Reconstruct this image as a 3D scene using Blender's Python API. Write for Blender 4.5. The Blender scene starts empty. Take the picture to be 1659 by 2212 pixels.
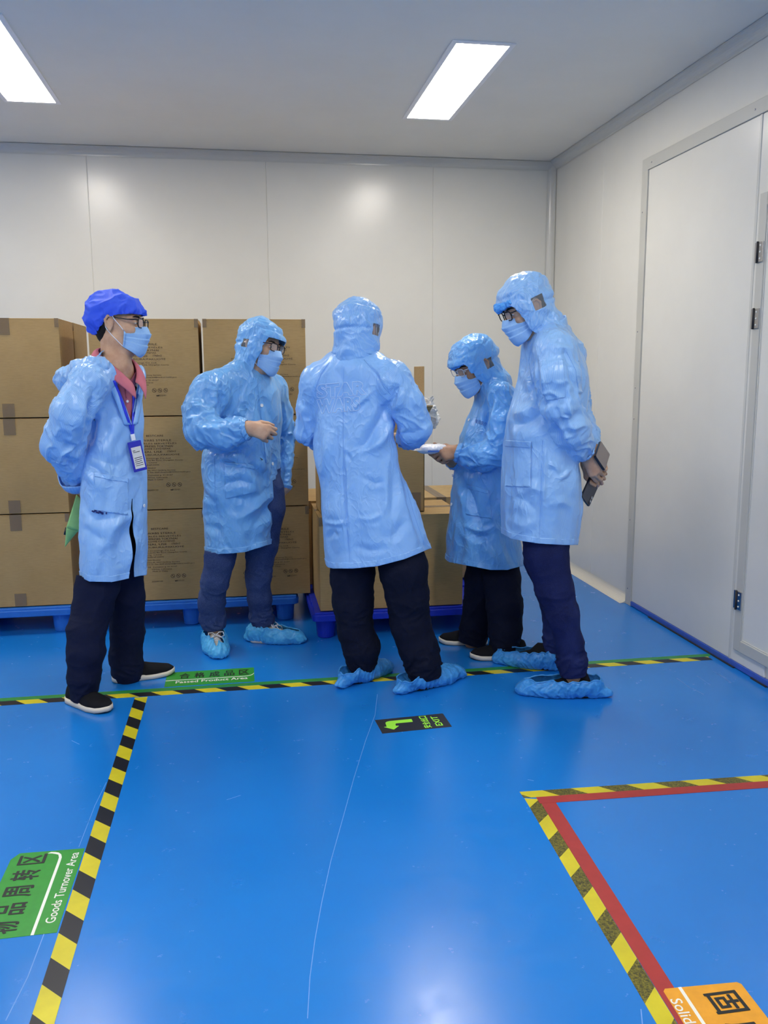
import bpy, bmesh, math, random
import numpy as np
from mathutils import Vector, Matrix
from mathutils.bvhtree import BVHTree

# ------------------------------------------------------------------ camera, light, exposure
SC = bpy.context.scene
COL = SC.collection
cam_data = bpy.data.cameras.new('camera')
cam = bpy.data.objects.new('camera', cam_data)
COL.objects.link(cam)
cam_data.sensor_fit = 'VERTICAL'
cam_data.sensor_height = 36.0
cam_data.lens = 30.4487
cam_data.clip_start = 0.05
CR = [(0.986487, 0.031522, -0.160778), (-0.163747, 0.156850, -0.973953), (-0.005482, 0.987119, 0.159892)]
cam.matrix_world = Matrix(((CR[0][0], CR[0][1], CR[0][2], 0.0), (CR[1][0], CR[1][1], CR[1][2], 0.0),
                           (CR[2][0], CR[2][1], CR[2][2], 1.4), (0, 0, 0, 1)))
SC.camera = cam

world = bpy.data.worlds.new('world')
SC.world = world
world.use_nodes = True
world.node_tree.nodes['Background'].inputs[0].default_value = (0.75, 0.82, 0.95, 1)
world.node_tree.nodes['Background'].inputs[1].default_value = 0.05      # the room is closed; only its lamps light it

LAMP_POWER = 30.0           # radiance of the ceiling panels' diffusers
LAMP_COLOUR = (1.0, 0.93, 0.84)
SC.view_settings.view_transform = 'Standard'
SC.view_settings.look = 'None'
SC.view_settings.gamma = 1.0
SC.view_settings.use_curve_mapping = False
SC.view_settings.exposure = 0.0
SC.cycles.use_denoising = True
SC.cycles.max_bounces = 10
SC.cycles.diffuse_bounces = 8
SC.cycles.glossy_bounces = 4
SC.cycles.transmission_bounces = 6
SC.cycles.transparent_max_bounces = 12
SC.cycles.sample_clamp_indirect = 6.0
# ------------------------------------------------------------------ helpers: materials
def srgb(r, g, b):
    f = lambda c: (c/255/12.92) if c/255 <= 0.04045 else ((c/255+0.055)/1.055)**2.4
    return (f(r), f(g), f(b), 1.0)

class NT:
    """small wrapper for building node trees"""
    def __init__(self, name):
        self.m = bpy.data.materials.new(name)
        self.m.use_nodes = True
        self.t = self.m.node_tree
        self.b = self.t.nodes['Principled BSDF']
        self.out = self.t.nodes['Material Output']
    def n(self, kind, **kw):
        nd = self.t.nodes.new(kind)
        for k, v in kw.items():
            if k.startswith('i_'):
                key = k[2:]
                key = int(key) if key.isdigit() else key
                nd.inputs[key].default_value = v
            else:
                setattr(nd, k, v)
        return nd
    def l(self, a, b):
        self.t.links.new(a, b)
    def math(self, op, a, b=None, c=None, clamp=False):
        nd = self.n('ShaderNodeMath', operation=op, use_clamp=clamp)
        for i, v in enumerate((a, b, c)):
            if v is None: continue
            if isinstance(v, (int, float)): nd.inputs[i].default_value = v
            else: self.l(v, nd.inputs[i])
        return nd.outputs[0]
    def mix(self, fac, a, b):
        nd = self.n('ShaderNodeMix', data_type='RGBA')
        for i, v in ((0, fac), (6, a), (7, b)):
            if isinstance(v, (int, float)): nd.inputs[i].default_value = v
            elif isinstance(v, tuple): nd.inputs[i].default_value = v
            else: self.l(v, nd.inputs[i])
        return nd.outputs[2]
    def coord(self, kind='Object'):
        return self.n('ShaderNodeTexCoord').outputs[kind]
    def xyz(self, vec):
        nd = self.n('ShaderNodeSeparateXYZ'); self.l(vec, nd.inputs[0]); return nd.outputs
    def noise(self, vec, scale, detail=3.0, rough=0.55, dist=0.0):
        nd = self.n('ShaderNodeTexNoise')
        nd.inputs['Scale'].default_value = scale; nd.inputs['Detail'].default_value = detail
        nd.inputs['Roughness'].default_value = rough; nd.inputs['Distortion'].default_value = dist
        if vec is not None: self.l(vec, nd.inputs['Vector'])
        return nd.outputs[0]
    def mapr(self, v, a, b, c=0.0, d=1.0):
        nd = self.n('ShaderNodeMapRange')
        self.l(v, nd.inputs[0])
        for i, x in enumerate((a, b, c, d)): nd.inputs[i+1].default_value = x
        return nd.outputs[0]
    def scale(self, vec, s):
        nd = self.n('ShaderNodeVectorMath', operation='MULTIPLY'); self.l(vec, nd.inputs[0]); nd.inputs[1].default_value = s
        return nd.outputs[0]
    def bump(self, h, strength=0.3, dist=0.01):
        nd = self.n('ShaderNodeBump'); nd.inputs['Strength'].default_value = strength
        nd.inputs['Distance'].default_value = dist
        self.l(h, nd.inputs['Height']); self.l(nd.outputs[0], self.b.inputs['Normal'])
    def set(self, **kw):
        names = dict(color='Base Color', rough='Roughness', metal='Metallic', spec='Specular IOR Level', sheen='Sheen Weight',
                     alpha='Alpha', trans='Transmission Weight', coat='Coat Weight', emis='Emission Strength', ecol='Emission Color',
                     sss='Subsurface Weight', ior='IOR', croug='Coat Roughness')
        for k, v in kw.items():
            s = self.b.inputs[names[k]]
            if isinstance(v, (int, float, tuple)): s.default_value = v
            else: self.l(v, s)
        return self.m

def plain(name, col, rough=0.5, **kw):
    t = NT(name); t.set(color=col, rough=rough, **kw); return t.m

# ------------------------------------------------------------------ helpers: objects
def tag(o, label=None, cat=None, group=None, kind=None):
    if label: o['label'] = label
    if cat: o['category'] = cat
    if group: o['group'] = group
    if kind: o['kind'] = kind
    return o

def empty(name, loc=(0, 0, 0), rz=0.0):
    o = bpy.data.objects.new(name, None); COL.objects.link(o)
    o.location = loc; o.rotation_euler = (0, 0, rz); o.empty_display_size = 0.1
    return o

def link_mesh(name, me, mat, parent=None, loc=None):
    o = bpy.data.objects.new(name, me); COL.objects.link(o)
    if mat is not None:
        for m in (mat if isinstance(mat, (list, tuple)) else [mat]): me.materials.append(m)
    if parent is not None: o.parent = parent
    if loc is not None: o.location = loc
    return o

def from_np(name, V, F, mat, parent=None, off=(0, 0, 0), smooth=True, fab=None, solid=0.0, loc=None, solid_off=-1.0):
    """V (n,3) array, F a list/array of faces -> mesh object"""
    me = bpy.data.meshes.new(name)
    V = np.asarray(V, dtype=np.float64) - np.asarray(off, dtype=np.float64)
    F = F.tolist() if isinstance(F, np.ndarray) else F
    me.from_pydata(V.tolist(), [], F)
    if smooth: me.polygons.foreach_set('use_smooth', np.ones(len(me.polygons), dtype=bool))
    if fab is not None:
        a = me.attributes.new('fab', 'FLOAT_VECTOR', 'POINT')
        a.data.foreach_set('vector', np.asarray(fab, dtype=np.float32).ravel())
    me.update()
    o = link_mesh(name, me, mat, parent, loc)
    if solid:
        md = o.modifiers.new('thickness', 'SOLIDIFY'); md.thickness = solid; md.offset = solid_off
    return o

class MB:
    """collects shapes into one mesh"""
    def __init__(self): self.V = []; self.F = []
    def add(self, V, F):
        n = len(self.V); self.V += [tuple(map(float, v)) for v in V]
        self.F += [tuple(int(i)+n for i in f) for f in F]
        return self
    def box(self, lo, hi):
        (a, b, c), (d, e, f) = lo, hi
        return self.add([(a,b,c),(d,b,c),(d,e,c),(a,e,c),(a,b,f),(d,b,f),(d,e,f),(a,e,f)],
                        [(3,2,1,0),(4,5,6,7),(0,1,5,4),(1,2,6,5),(2,3,7,6),(3,0,4,7)])
    def prism(self, pts, z0, z1):
        n = len(pts)
        return self.add([(x, y, z0) for x, y in pts] + [(x, y, z1) for x, y in pts],
                        [tuple(range(n-1, -1, -1)), tuple(range(n, 2*n))] + [(i, (i+1) % n, n+(i+1) % n, n+i) for i in range(n)])
    def tube(self, pts, r, seg=8, closed=False, cap=True):
        pts = [Vector(p) for p in pts]; n = len(pts)
        rr = r if isinstance(r, (list, tuple)) else [r]*n
        V = []; F = []; ref = None
        for i, p in enumerate(pts):
            a = pts[(i-1) % n] if (closed or i > 0) else p
            b = pts[(i+1) % n] if (closed or i < n-1) else p
            t = (b-a).normalized() if (b-a).length > 1e-9 else Vector((0, 0, 1))
            if ref is None: ref = Vector((0, 0, 1)) if abs(t.z) < 0.9 else Vector((1, 0, 0))
            u = t.cross(ref).normalized(); ref = u.cross(t)
            for k in range(seg):
                an = 2*math.pi*k/seg
                V.append(p + (u*math.cos(an) + ref*math.sin(an))*rr[i])
        m = n if closed else n-1
        for i in range(m):
            j = (i+1) % n
            for k in range(seg):
                F.append((i*seg+k, i*seg+(k+1) % seg, j*seg+(k+1) % seg, j*seg+k))
        if cap and not closed:
            F.append(tuple(range(seg-1, -1, -1))); F.append(tuple((n-1)*seg+k for k in range(seg)))
        return self.add(V, F)
    def lathe(self, prof, c=(0, 0, 0), seg=24):
        V = []; F = []
        for r, z in prof:
            for k in range(seg):
                an = 2*math.pi*k/seg; V.append((c[0]+r*math.cos(an), c[1]+r*math.sin(an), c[2]+z))
        for i in range(len(prof)-1):
            for k in range(seg):
                F.append((i*seg+k, i*seg+(k+1) % seg, (i+1)*seg+(k+1) % seg, (i+1)*seg+k))
        F.append(tuple(range(seg-1, -1, -1))); F.append(tuple((len(prof)-1)*seg+k for k in range(seg)))
        return self.add(V, F)
    def build(self, name, mat, parent=None, smooth=False, off=(0, 0, 0), bevel=0.0, loc=None, seg=2, solid=0.0):
        o = from_np(name, np.array(self.V), self.F, mat, parent, off, smooth, loc=loc, solid=solid)
        if bevel:
            md = o.modifiers.new('bevel', 'BEVEL'); md.width = bevel; md.segments = seg; md.limit_method = 'ANGLE'
            md.angle_limit = math.radians(40)
        return o

def rrect(w, h, r, n=5):
    """rounded rectangle outline centred on 0"""
    P = []
    for cx, cy, a0 in ((w/2-r, h/2-r, 0), (-w/2+r, h/2-r, 90), (-w/2+r, -h/2+r, 180), (w/2-r, -h/2+r, 270)):
        for k in range(n+1):
            a = math.radians(a0 + 90*k/n); P.append((cx+r*math.cos(a), cy+r*math.sin(a)))
    return P

def text_mesh(s, size, extrude=0.0, bold=0.0, align='CENTER', space=1.0, shear=0.0, sx=1.0):
    """lettering as a mesh in the XY plane, centred on its own bounding box"""
    c = bpy.data.curves.new('lettering', 'FONT')
    c.body = s; c.size = size; c.align_x = align; c.space_character = space; c.shear = shear
    c.extrude = extrude; c.offset = bold; c.resolution_u = 3
    o = bpy.data.objects.new('lettering', c); COL.objects.link(o)
    bpy.context.view_layer.update()
    me = bpy.data.meshes.new_from_object(o.evaluated_get(bpy.context.evaluated_depsgraph_get()))
    bpy.data.objects.remove(o); bpy.data.curves.remove(c)
    V = np.array([v.co[:] for v in me.vertices]).reshape(-1, 3)
    F = [tuple(p.vertices) for p in me.polygons]
    bpy.data.meshes.remove(me)
    if len(V):
        V[:, 0] *= sx
        V[:, 0] -= (V[:, 0].min()+V[:, 0].max())/2 if align == 'CENTER' else V[:, 0].min()
        V[:, 1] -= (V[:, 1].min()+V[:, 1].max())/2
    return V, F

# ------------------------------------------------------------------ helpers: implicit surfaces
def nrm(v):
    v = np.asarray(v, dtype=np.float64); return v/np.linalg.norm(v)

class Field:
    """a smooth union of simple solids, turned into one continuous skin by surface nets"""
    def __init__(self): self.p = []
    def add(self, fn, lo, hi, k=0.02, sub=False):
        self.p.append((fn, np.array(lo, float), np.array(hi, float), k, sub)); return self
    def rc(self, a, b, r1, r2, k=0.02, flat=None):
        a = np.asarray(a, np.float32); b = np.asarray(b, np.float32); ba = b-a; l2 = max(float(ba@ba), 1e-9)
        fl = None
        if flat is not None: fl = (nrm(flat[0]).astype(np.float32), 1.0/flat[1]-1.0)
        def fn(P):
            q = P-a; t = np.clip(q@ba/l2, 0, 1); q = q-t[:, None]*ba
            if fl is not None: q = q + (q@fl[0])[:, None]*fl[0]*fl[1]
            return np.sqrt((q*q).sum(1))-(r1+(r2-r1)*t)
        R = max(r1, r2)
        return self.add(fn, np.minimum(a, b)-R, np.maximum(a, b)+R, k)
    def chain(self, pts, rs, k=0.02, flat=None, k0=None):
        for i in range(len(pts)-1):
            self.rc(pts[i], pts[i+1], rs[i], rs[i+1], (k0 if (i == 0 and k0 is not None) else k), flat)
        return self
    def ell(self, c, rad, rot=None, k=0.02, sub=False):
        c = np.asarray(c, np.float32); rad = np.asarray(rad, np.float32)
        R = np.eye(3, dtype=np.float32) if rot is None else np.asarray(rot, np.float32)   # rows = local axes
        def fn(P):
            q = (P-c)@R.T
            k0 = np.sqrt(((q/rad)**2).sum(1)); k1 = np.sqrt(((q/rad**2)**2).sum(1))+1e-9
            return k0*(k0-1)/k1
        m = float(rad.max()); return self.add(fn, c-m, c+m, k, sub)
    def rings(self, tab, yaw, k=0.03, power=2.0):
        """tab rows: z, cx, cy, a (half width across), b (half depth, front), b2 (half depth, back)"""
        T = np.asarray(tab, np.float32); T = T[np.argsort(T[:, 0])]
        z = T[:, 0]; c, s = math.cos(yaw), math.sin(yaw)
        zs = np.linspace(z[0], z[-1], 160)
        def smooth(col):
            v = np.interp(zs, z, col); w = np.ones(7)/7
            vp = np.pad(v, 3, mode='edge'); return np.convolve(vp, w, 'valid')
        S = [smooth(T[:, i]) for i in range(1, 6)]
        def fn(P):
            cx, cy, a, b, b2 = (np.interp(P[:, 2], zs, q).astype(np.float32) for q in S)
            dx = P[:, 0]-cx; dy = P[:, 1]-cy
            f = dx*c+dy*s; l = -dx*s+dy*c
            bb = np.where(f > 0, b, b2)
            u = np.abs(f)/bb; v = np.abs(l)/a
            if power == 2.0:
                k0 = np.sqrt(u*u+v*v)
                k1 = np.sqrt((u/bb)**2+(v/a)**2)+1e-6
                d = k0*(k0-1)/k1
            else:
                k0 = (u**power+v**power)**(1/power); d = (k0-1)*np.minimum(a, bb)
            dz = np.maximum(P[:, 2]-zs[-1], zs[0]-P[:, 2])
            return np.where(dz > 0, np.sqrt(np.maximum(d, 0)**2+dz*dz)+np.minimum(d, 0)*0, np.maximum(d, dz))
        R = float(max(T[:, 3:6].max(), 0.05))
        lo = [T[:, 1].min()-R, T[:, 2].min()-R, z[0]]; hi = [T[:, 1].max()+R, T[:, 2].max()+R, z[-1]]
        return self.add(fn, lo, hi, k)
    def ev(self, P):
        P = np.asarray(P, np.float32); d = np.full(len(P), 1.0, np.float32)
        for fn, lo, hi, k, sub in self.p:
            m = np.all((P > lo-k-0.05) & (P < hi+k+0.05), axis=1)
            if not m.any(): continue
            d[m] = self._op(d[m], fn(P[m]), k, sub)
        return d
    @staticmethod
    def _op(d1, d2, k, sub):
        if sub:
            if k <= 0: return np.maximum(d1, -d2)
            h = np.clip(0.5-0.5*(d1+d2)/k, 0, 1); return d1*(1-h)-d2*h+k*h*(1-h)
        if k <= 0: return np.minimum(d1, d2)
        h = np.clip(0.5+0.5*(d1-d2)/k, 0, 1); return d1*(1-h)+d2*h-k*h*(1-h)
    def mesh(self, vox, relax=2):
        n = 12; bs = n*vox
        lo = np.min([p[1] for p in self.p if not p[4]], axis=0)-0.05; hi = np.max([p[2] for p in self.p if not p[4]], axis=0)+0.05
        nb = np.ceil((hi-lo)/bs).astype(int)
        g = np.stack(np.meshgrid(*[np.arange(k) for k in nb], indexing='ij'), -1).reshape(-1, 3)
        cen = lo+(g+0.5)*bs
        g = g[np.abs(self.ev(cen)) < bs*1.25]
        ar = np.arange(n+1)
        loc = np.stack(np.meshgrid(ar, ar, ar, indexing='ij'), -1).reshape(-1, 3)
        base = g*n
        nB = len(g)
        D = np.full((nB, (n+1)**3), 1.0, np.float32)
        blo = lo+g*bs; bhi = blo+bs
        for fn, plo, phi, k, sub in self.p:
            m = np.where(np.all((bhi > plo-k-vox) & (blo < phi+k+vox), axis=1))[0]
            for i in range(0, len(m), 400):
                mm = m[i:i+400]
                P = (lo+(base[mm][:, None, :]+loc[None])*vox).astype(np.float32).reshape(-1, 3)
                D[mm] = self._op(D[mm], fn(P).reshape(len(mm), -1), k, sub)
        D = D.reshape(nB, n+1, n+1, n+1)
        ins = D < 0
        cnt = sum(ins[:, a:n+a, b:n+b, c:n+c].astype(np.int8) for a in (0, 1) for b in (0, 1) for c in (0, 1))
        act = np.argwhere((cnt > 0) & (cnt < 8))
        bi, ci = act[:, 0], act[:, 1:]
        cor = np.array([(a, b, c) for a in (0, 1) for b in (0, 1) for c in (0, 1)])
        vals = np.stack([D[bi, ci[:, 0]+a, ci[:, 1]+b, ci[:, 2]+c] for a, b, c in cor], 1)
        edges = [(i, j) for i in range(8) for j in range(i+1, 8) if np.abs(cor[i]-cor[j]).sum() == 1]
        acc = np.zeros((len(act), 3)); w = np.zeros(len(act))
        for i, j in edges:
            a, b = vals[:, i], vals[:, j]; m = (a < 0) != (b < 0)
            t = np.where(m, a/np.where(m, a-b, 1), 0)
            acc += np.where(m[:, None], cor[i]+(cor[j]-cor[i])*t[:, None], 0); w += m
        gi = base[bi]+ci
        V = lo+(gi+acc/w[:, None])*vox
        N = (nb*n+2).astype(np.int64)
        key = ((gi[:, 0].astype(np.int64)+1)*N[1]+gi[:, 1]+1)*N[2]+gi[:, 2]+1
        order = np.argsort(key); sk = key[order]
        def find(kk):
            p = np.clip(np.searchsorted(sk, kk), 0, len(sk)-1); ok = sk[p] == kk
            return np.where(ok, order[p], -1)
        F = []
        st = [N[1]*N[2], N[2], 1]
        for ax in range(3):
            e = np.zeros(3, int); e[ax] = 1
            s0 = D[bi, ci[:, 0], ci[:, 1], ci[:, 2]] < 0
            s1 = D[bi, ci[:, 0]+e[0], ci[:, 1]+e[1], ci[:, 2]+e[2]] < 0
            m = s0 != s1
            u, v = st[(ax+1) % 3], st[(ax+2) % 3]
            kk = key[m]
            q = np.stack([np.where(m)[0], find(kk-u), find(kk-u-v), find(kk-v)], 1)
            fl = s0[m]
            q[~fl] = q[~fl][:, ::-1]
            F.append(q[(q >= 0).all(1)])
        F = np.concatenate(F)
        V = relax_mesh(V, F, relax)
        return V, F

def relax_mesh(V, F, it, lam=0.5):
    if it <= 0: return V
    k = F.shape[1]
    a = np.concatenate([F[:, i] for i in range(k)]); b = np.concatenate([F[:, (i+1) % k] for i in range(k)])
    i = np.concatenate([a, b]); j = np.concatenate([b, a])
    cnt = np.bincount(i, minlength=len(V)).astype(float); cnt[cnt == 0] = 1
    for _ in range(it):
        S = np.stack([np.bincount(i, V[j, c], minlength=len(V)) for c in range(3)], 1)/cnt[:, None]
        V = V+(S-V)*lam
    return V

def vnormals(V, F):
    d1 = V[F[:, 2]]-V[F[:, 0]]; d2 = V[F[:, -1]]-V[F[:, 1]] if F.shape[1] == 4 else V[F[:, 1]]-V[F[:, 0]]
    n = np.cross(d1, d2) if F.shape[1] == 4 else np.cross(V[F[:, 1]]-V[F[:, 0]], V[F[:, 2]]-V[F[:, 0]])
    out = np.zeros_like(V)
    for c in range(3):
        for i in range(F.shape[1]): out[:, c] += np.bincount(F[:, i], n[:, c], minlength=len(V))
    return out/(np.linalg.norm(out, axis=1)[:, None]+1e-12)

def to_tri(F):
    return np.concatenate([F[:, [0, 1, 2]], F[:, [0, 2, 3]]]) if F.shape[1] == 4 else F

def clip_mesh(V, T, s, attrs=()):
    """keep the part of a triangle mesh where s > 0, cutting triangles along s = 0"""
    T = to_tri(T); s = np.where(np.abs(s) < 1e-7, 1e-7, s)
    pos = s > 0; c = pos[T].sum(1)
    keep = [T[c == 3]]
    newv = {}; nV = [V]; extra = [[a] for a in attrs]
    P = []; W = []
    def mid(i, j):
        key = (i, j) if i < j else (j, i)
        r = newv.get(key)
        if r is None:
            r = len(V)+len(P); newv[key] = r
            t = s[key[0]]/(s[key[0]]-s[key[1]]); P.append((key[0], key[1], t))
        return r
    out = []
    for t in T[(c == 1) | (c == 2)].tolist():
        p = [pos[i] for i in t]
        if sum(p) == 1:
            k = p.index(True); a, b, d = t[k], t[(k+1) % 3], t[(k+2) % 3]
            out.append((a, mid(a, b), mid(a, d)))
        else:
            k = p.index(False); a, b, d = t[k], t[(k+1) % 3], t[(k+2) % 3]
            x, y = mid(a, b), mid(a, d)
            out.append((x, b, d)); out.append((x, d, y))
    if out: keep.append(np.array(out))
    T2 = np.concatenate(keep)
    if P:
        Pa = np.array(P); i = Pa[:, 0].astype(int); j = Pa[:, 1].astype(int); t = Pa[:, 2][:, None]
        ext = lambda A: np.concatenate([A, A[i]*(1-t)+A[j]*t]) if A.ndim == 2 else np.concatenate([A, A[i]*(1-t[:, 0])+A[j]*t[:, 0]])
    else: ext = lambda A: A
    V2 = ext(V); at = [ext(a) for a in attrs]
    used = np.unique(T2); mp = np.full(len(V2), -1); mp[used] = np.arange(len(used))
    return V2[used], mp[T2], [a[used] for a in at]

# gradient noise for the wrinkles
_rng = np.random.RandomState(7)
_perm = _rng.permutation(256); _perm = np.concatenate([_perm, _perm, _perm])
_grad = _rng.normal(size=(256, 3)); _grad /= np.linalg.norm(_grad, axis=1)[:, None]
def pnoise(P):
    P = np.asarray(P, float); i = np.floor(P).astype(int); f = P-i; i &= 255
    u = f*f*f*(f*(f*6-15)+10); r = 0
    for a in (0, 1):
        wa = u[:, 0] if a else 1-u[:, 0]
        for b in (0, 1):
            wb = wa*(u[:, 1] if b else 1-u[:, 1])
            for c in (0, 1):
                h = _perm[_perm[_perm[i[:, 0]+a]+i[:, 1]+b]+i[:, 2]+c]
                g = _grad[h]
                r = r+wb*(u[:, 2] if c else 1-u[:, 2])*(g[:, 0]*(f[:, 0]-a)+g[:, 1]*(f[:, 1]-b)+g[:, 2]*(f[:, 2]-c))
    return r*1.6
def ridge(P, sharp=1.0):
    return (1-np.minimum(1, np.abs(pnoise(P))*2.2))**sharp-0.4

_val = _rng.uniform(-1, 1, 256)
def facet(P):
    """value noise joined by straight lines: flat facets meeting in sharp creases"""
    P = np.asarray(P, float); i = np.floor(P).astype(int); f = P-i; i &= 255
    # split each cell into tetrahedra (sorted barycentric), so the facets are truly flat
    o = np.argsort(-f, axis=1); n = np.arange(len(P)); r = 0
    cur = i.copy(); fs = np.take_along_axis(f, o, 1)
    w = [1-fs[:, 0], fs[:, 0]-fs[:, 1], fs[:, 1]-fs[:, 2], fs[:, 2]]
    for k in range(4):
        r = r+w[k]*_val[_perm[_perm[_perm[cur[:, 0] & 255]+(cur[:, 1] & 255)]+(cur[:, 2] & 255)]]
        if k < 3: cur = cur.copy(); cur[n, o[:, k]] += 1
    return r
_ROT = np.array([[0.36, 0.48, -0.80], [-0.80, 0.60, 0.00], [0.48, 0.64, 0.60]])
# ------------------------------------------------------------------ materials of the place
def mat_floor():
    t = NT('blue_epoxy'); o = t.coord()
    n1 = t.noise(o, 0.9, 4, 0.6); n2 = t.noise(o, 14, 5, 0.6)
    c = t.mix(t.mapr(n1, 0.3, 0.7), srgb(20, 118, 204), srgb(27, 127, 213))
    # fine scuffs: stretched noise in two directions
    sc = t.noise(t.scale(o, (60, 3.0, 1)), 1.0, 2, 0.5, 1.5)
    s2 = t.noise(t.scale(o, (2.4, 42, 1)), 1.0, 2, 0.5, 2.0)
    s3 = t.noise(o, 3.0, 3, 0.6)
    m = t.math('MULTIPLY', t.mapr(t.math('MAXIMUM', sc, s2), 0.70, 0.80), t.mapr(s3, 0.60, 0.72))
    c = t.mix(t.math('MULTIPLY', m, 0.04), c, srgb(120, 165, 225))
    r = t.math('ADD', t.mapr(n2, 0.3, 0.7, 0.20, 0.28), t.math('MULTIPLY', m, 0.05))
    t.bump(t.noise(o, 5, 3, 0.5), 0.06, 0.01)
    return t.set(color=c, rough=r, spec=0.5)

def mat_panel(name, col, rough=0.33):
    t = NT(name); o = t.coord()
    n = t.noise(o, 2.5, 4, 0.6)
    c = t.mix(t.mapr(n, 0.35, 0.65, 0.0, 1.0), tuple(x*0.965 for x in col[:3])+(1,), col)
    t.bump(t.noise(o, 1.3, 2, 0.5), 0.10, 0.02)
    return t.set(color=c, rough=rough, spec=0.5)

def mat_card(name, a, b):
    t = NT(name); o = t.coord()
    n = t.noise(o, 3.2, 5, 0.65); f = t.noise(t.scale(o, (25, 25, 240)), 1, 2, 0.5)
    c = t.mix(t.mapr(n, 0.3, 0.7), a, b)
    c = t.mix(t.math('MULTIPLY', t.mapr(f, 0.4, 0.75), 0.18), c, srgb(120, 92, 56))
    t.bump(f, 0.10, 0.002)
    return t.set(color=c, rough=0.62, spec=0.25)

def mat_hazard(name, axis, slope, phase, dark, worn=0.0, period=0.19):
    """yellow and dark diagonal stripes printed on a floor tape"""
    t = NT(name); o = t.coord(); x, y, z = t.xyz(o)
    u, v = (x, y) if axis == 'x' else (y, x)
    s = t.math('FRACT', t.math('DIVIDE', t.math('ADD', t.math('ADD', u, t.math('MULTIPLY', v, slope)), phase), period))
    k = t.math('LESS_THAN', s, 0.5)
    n = t.noise(o, 9, 4, 0.6)
    yel = t.mix(t.mapr(n, 0.35, 0.7), srgb(214, 202, 40), srgb(198, 186, 36))
    dk = dark
    if worn:
        w = t.noise(t.scale(o, (1, 1, 1)), 130, 4, 0.75, 1.0)
        dk = t.mix(t.math('MULTIPLY', t.mapr(w, 0.40, 0.62), worn), dark, srgb(150, 140, 40))
    c = t.mix(k, yel, dk)
    return t.set(color=c, rough=0.38, spec=0.4)

def mat_stain(name, col, rough=0.5):
    t = NT(name); n = t.noise(t.coord(), 25, 4, 0.6)
    c = t.mix(t.mapr(n, 0.35, 0.7), col, tuple(x*0.88 for x in col[:3])+(1,))
    return t.set(color=c, rough=rough)

def mat_clear_tape():
    t = NT('clear_packing_tape'); t.set(color=srgb(150, 128, 100), rough=0.16, alpha=0.45); return t.m

M_floor = mat_floor()
M_wall = mat_panel('wall_panel_white', (0.72, 0.715, 0.660, 1), 0.25)
M_ceil = mat_panel('ceiling_panel_white', (0.80, 0.785, 0.715, 1), 0.5)
M_alu = mat_panel('grey_trim_metal', (0.56, 0.56, 0.55, 1), 0.32)
M_cove = mat_panel('white_cove_profile', (0.60, 0.60, 0.555, 1), 0.22)
M_frame = mat_panel('grey_door_frame', (0.52, 0.52, 0.475, 1), 0.42)
M_base = mat_panel('cream_base_cove', (0.72, 0.69, 0.60, 1), 0.45)
M_strip = mat_stain('blue_painted_skirting', srgb(60, 95, 190), 0.4)
M_steel = plain('hinge_steel', (0.45, 0.45, 0.47, 1), 0.25, metal=1.0)
M_dark = plain('matt_near_black', (0.02, 0.02, 0.025, 1), 0.7)  # plain near-black for the strips at the panel foot and the hinge pins
M_card = mat_card('brown_cardboard', srgb(186, 154, 102), srgb(174, 142, 91))
M_card2 = mat_card('light_cardboard', srgb(190, 163, 116), srgb(178, 150, 104))
M_print = plain('brown_print', srgb(62, 48, 34), 0.6)
M_ctape = mat_clear_tape()
M_pal1 = mat_stain('light_blue_plastic', srgb(38, 112, 205), 0.42)
M_pal2 = mat_stain('deep_blue_plastic', srgb(22, 50, 190), 0.42)
M_green = mat_stain('green_vinyl', srgb(48, 150, 52), 0.4)
M_green2 = mat_stain('green_tape', srgb(46, 140, 66), 0.4)
M_red = mat_stain('red_tape', srgb(172, 52, 48), 0.45)
M_orange = mat_stain('orange_vinyl', srgb(238, 166, 40), 0.42)
M_black = plain('black_print', srgb(28, 32, 30), 0.5)
M_white = plain('white_print', srgb(235, 236, 226), 0.5)
M_sign_dark = mat_stain('dark_grey_vinyl', srgb(48, 50, 58), 0.35)
M_lum = plain('luminous_green_print', srgb(165, 245, 70), 0.5)
M_scratch = plain('pale_scratch', srgb(110, 160, 225), 0.5)
M_haz_l = mat_hazard('hazard_tape_clean', 'y', 1.0, 0.0, srgb(28, 30, 36))
M_haz_x = mat_hazard('hazard_tape_across', 'x', 1.0, 0.0, srgb(26, 28, 36))
M_haz_v = mat_hazard('hazard_tape_worn_along', 'y', -1.0, 0.0, srgb(44, 46, 26), 0.75)
M_haz_h = mat_hazard('hazard_tape_worn_across', 'x', 1.0, 0.0, srgb(44, 46, 26), 0.75)
M_haz_c = mat_hazard('hazard_tape_corner', 'x', -1.0, 0.0, srgb(44, 46, 26), 0.75, 0.11)

# ------------------------------------------------------------------ room shell
XL, XR, YF, YB, ZC = -4.5, 2.30, -3.0, 6.285, 2.88
def slab(name, lo, hi, mat, **kw):
    b = MB(); b.box(lo, hi); return tag(b.build(name, mat), kind='structure')
slab('floor', (XL-0.1, YF-0.1, -0.1), (XR+0.1, YB+0.1, 0.0), M_floor)
slab('ceiling', (XL-0.1, YF-0.1, ZC), (XR+0.1, YB+0.1, ZC+0.1), M_ceil)
slab('wall_left', (XL-0.1, YF, 0), (XL, YB, ZC), M_wall)
slab('wall_front', (XL, YF-0.1, 0), (XR, YF, ZC), M_wall)

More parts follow.
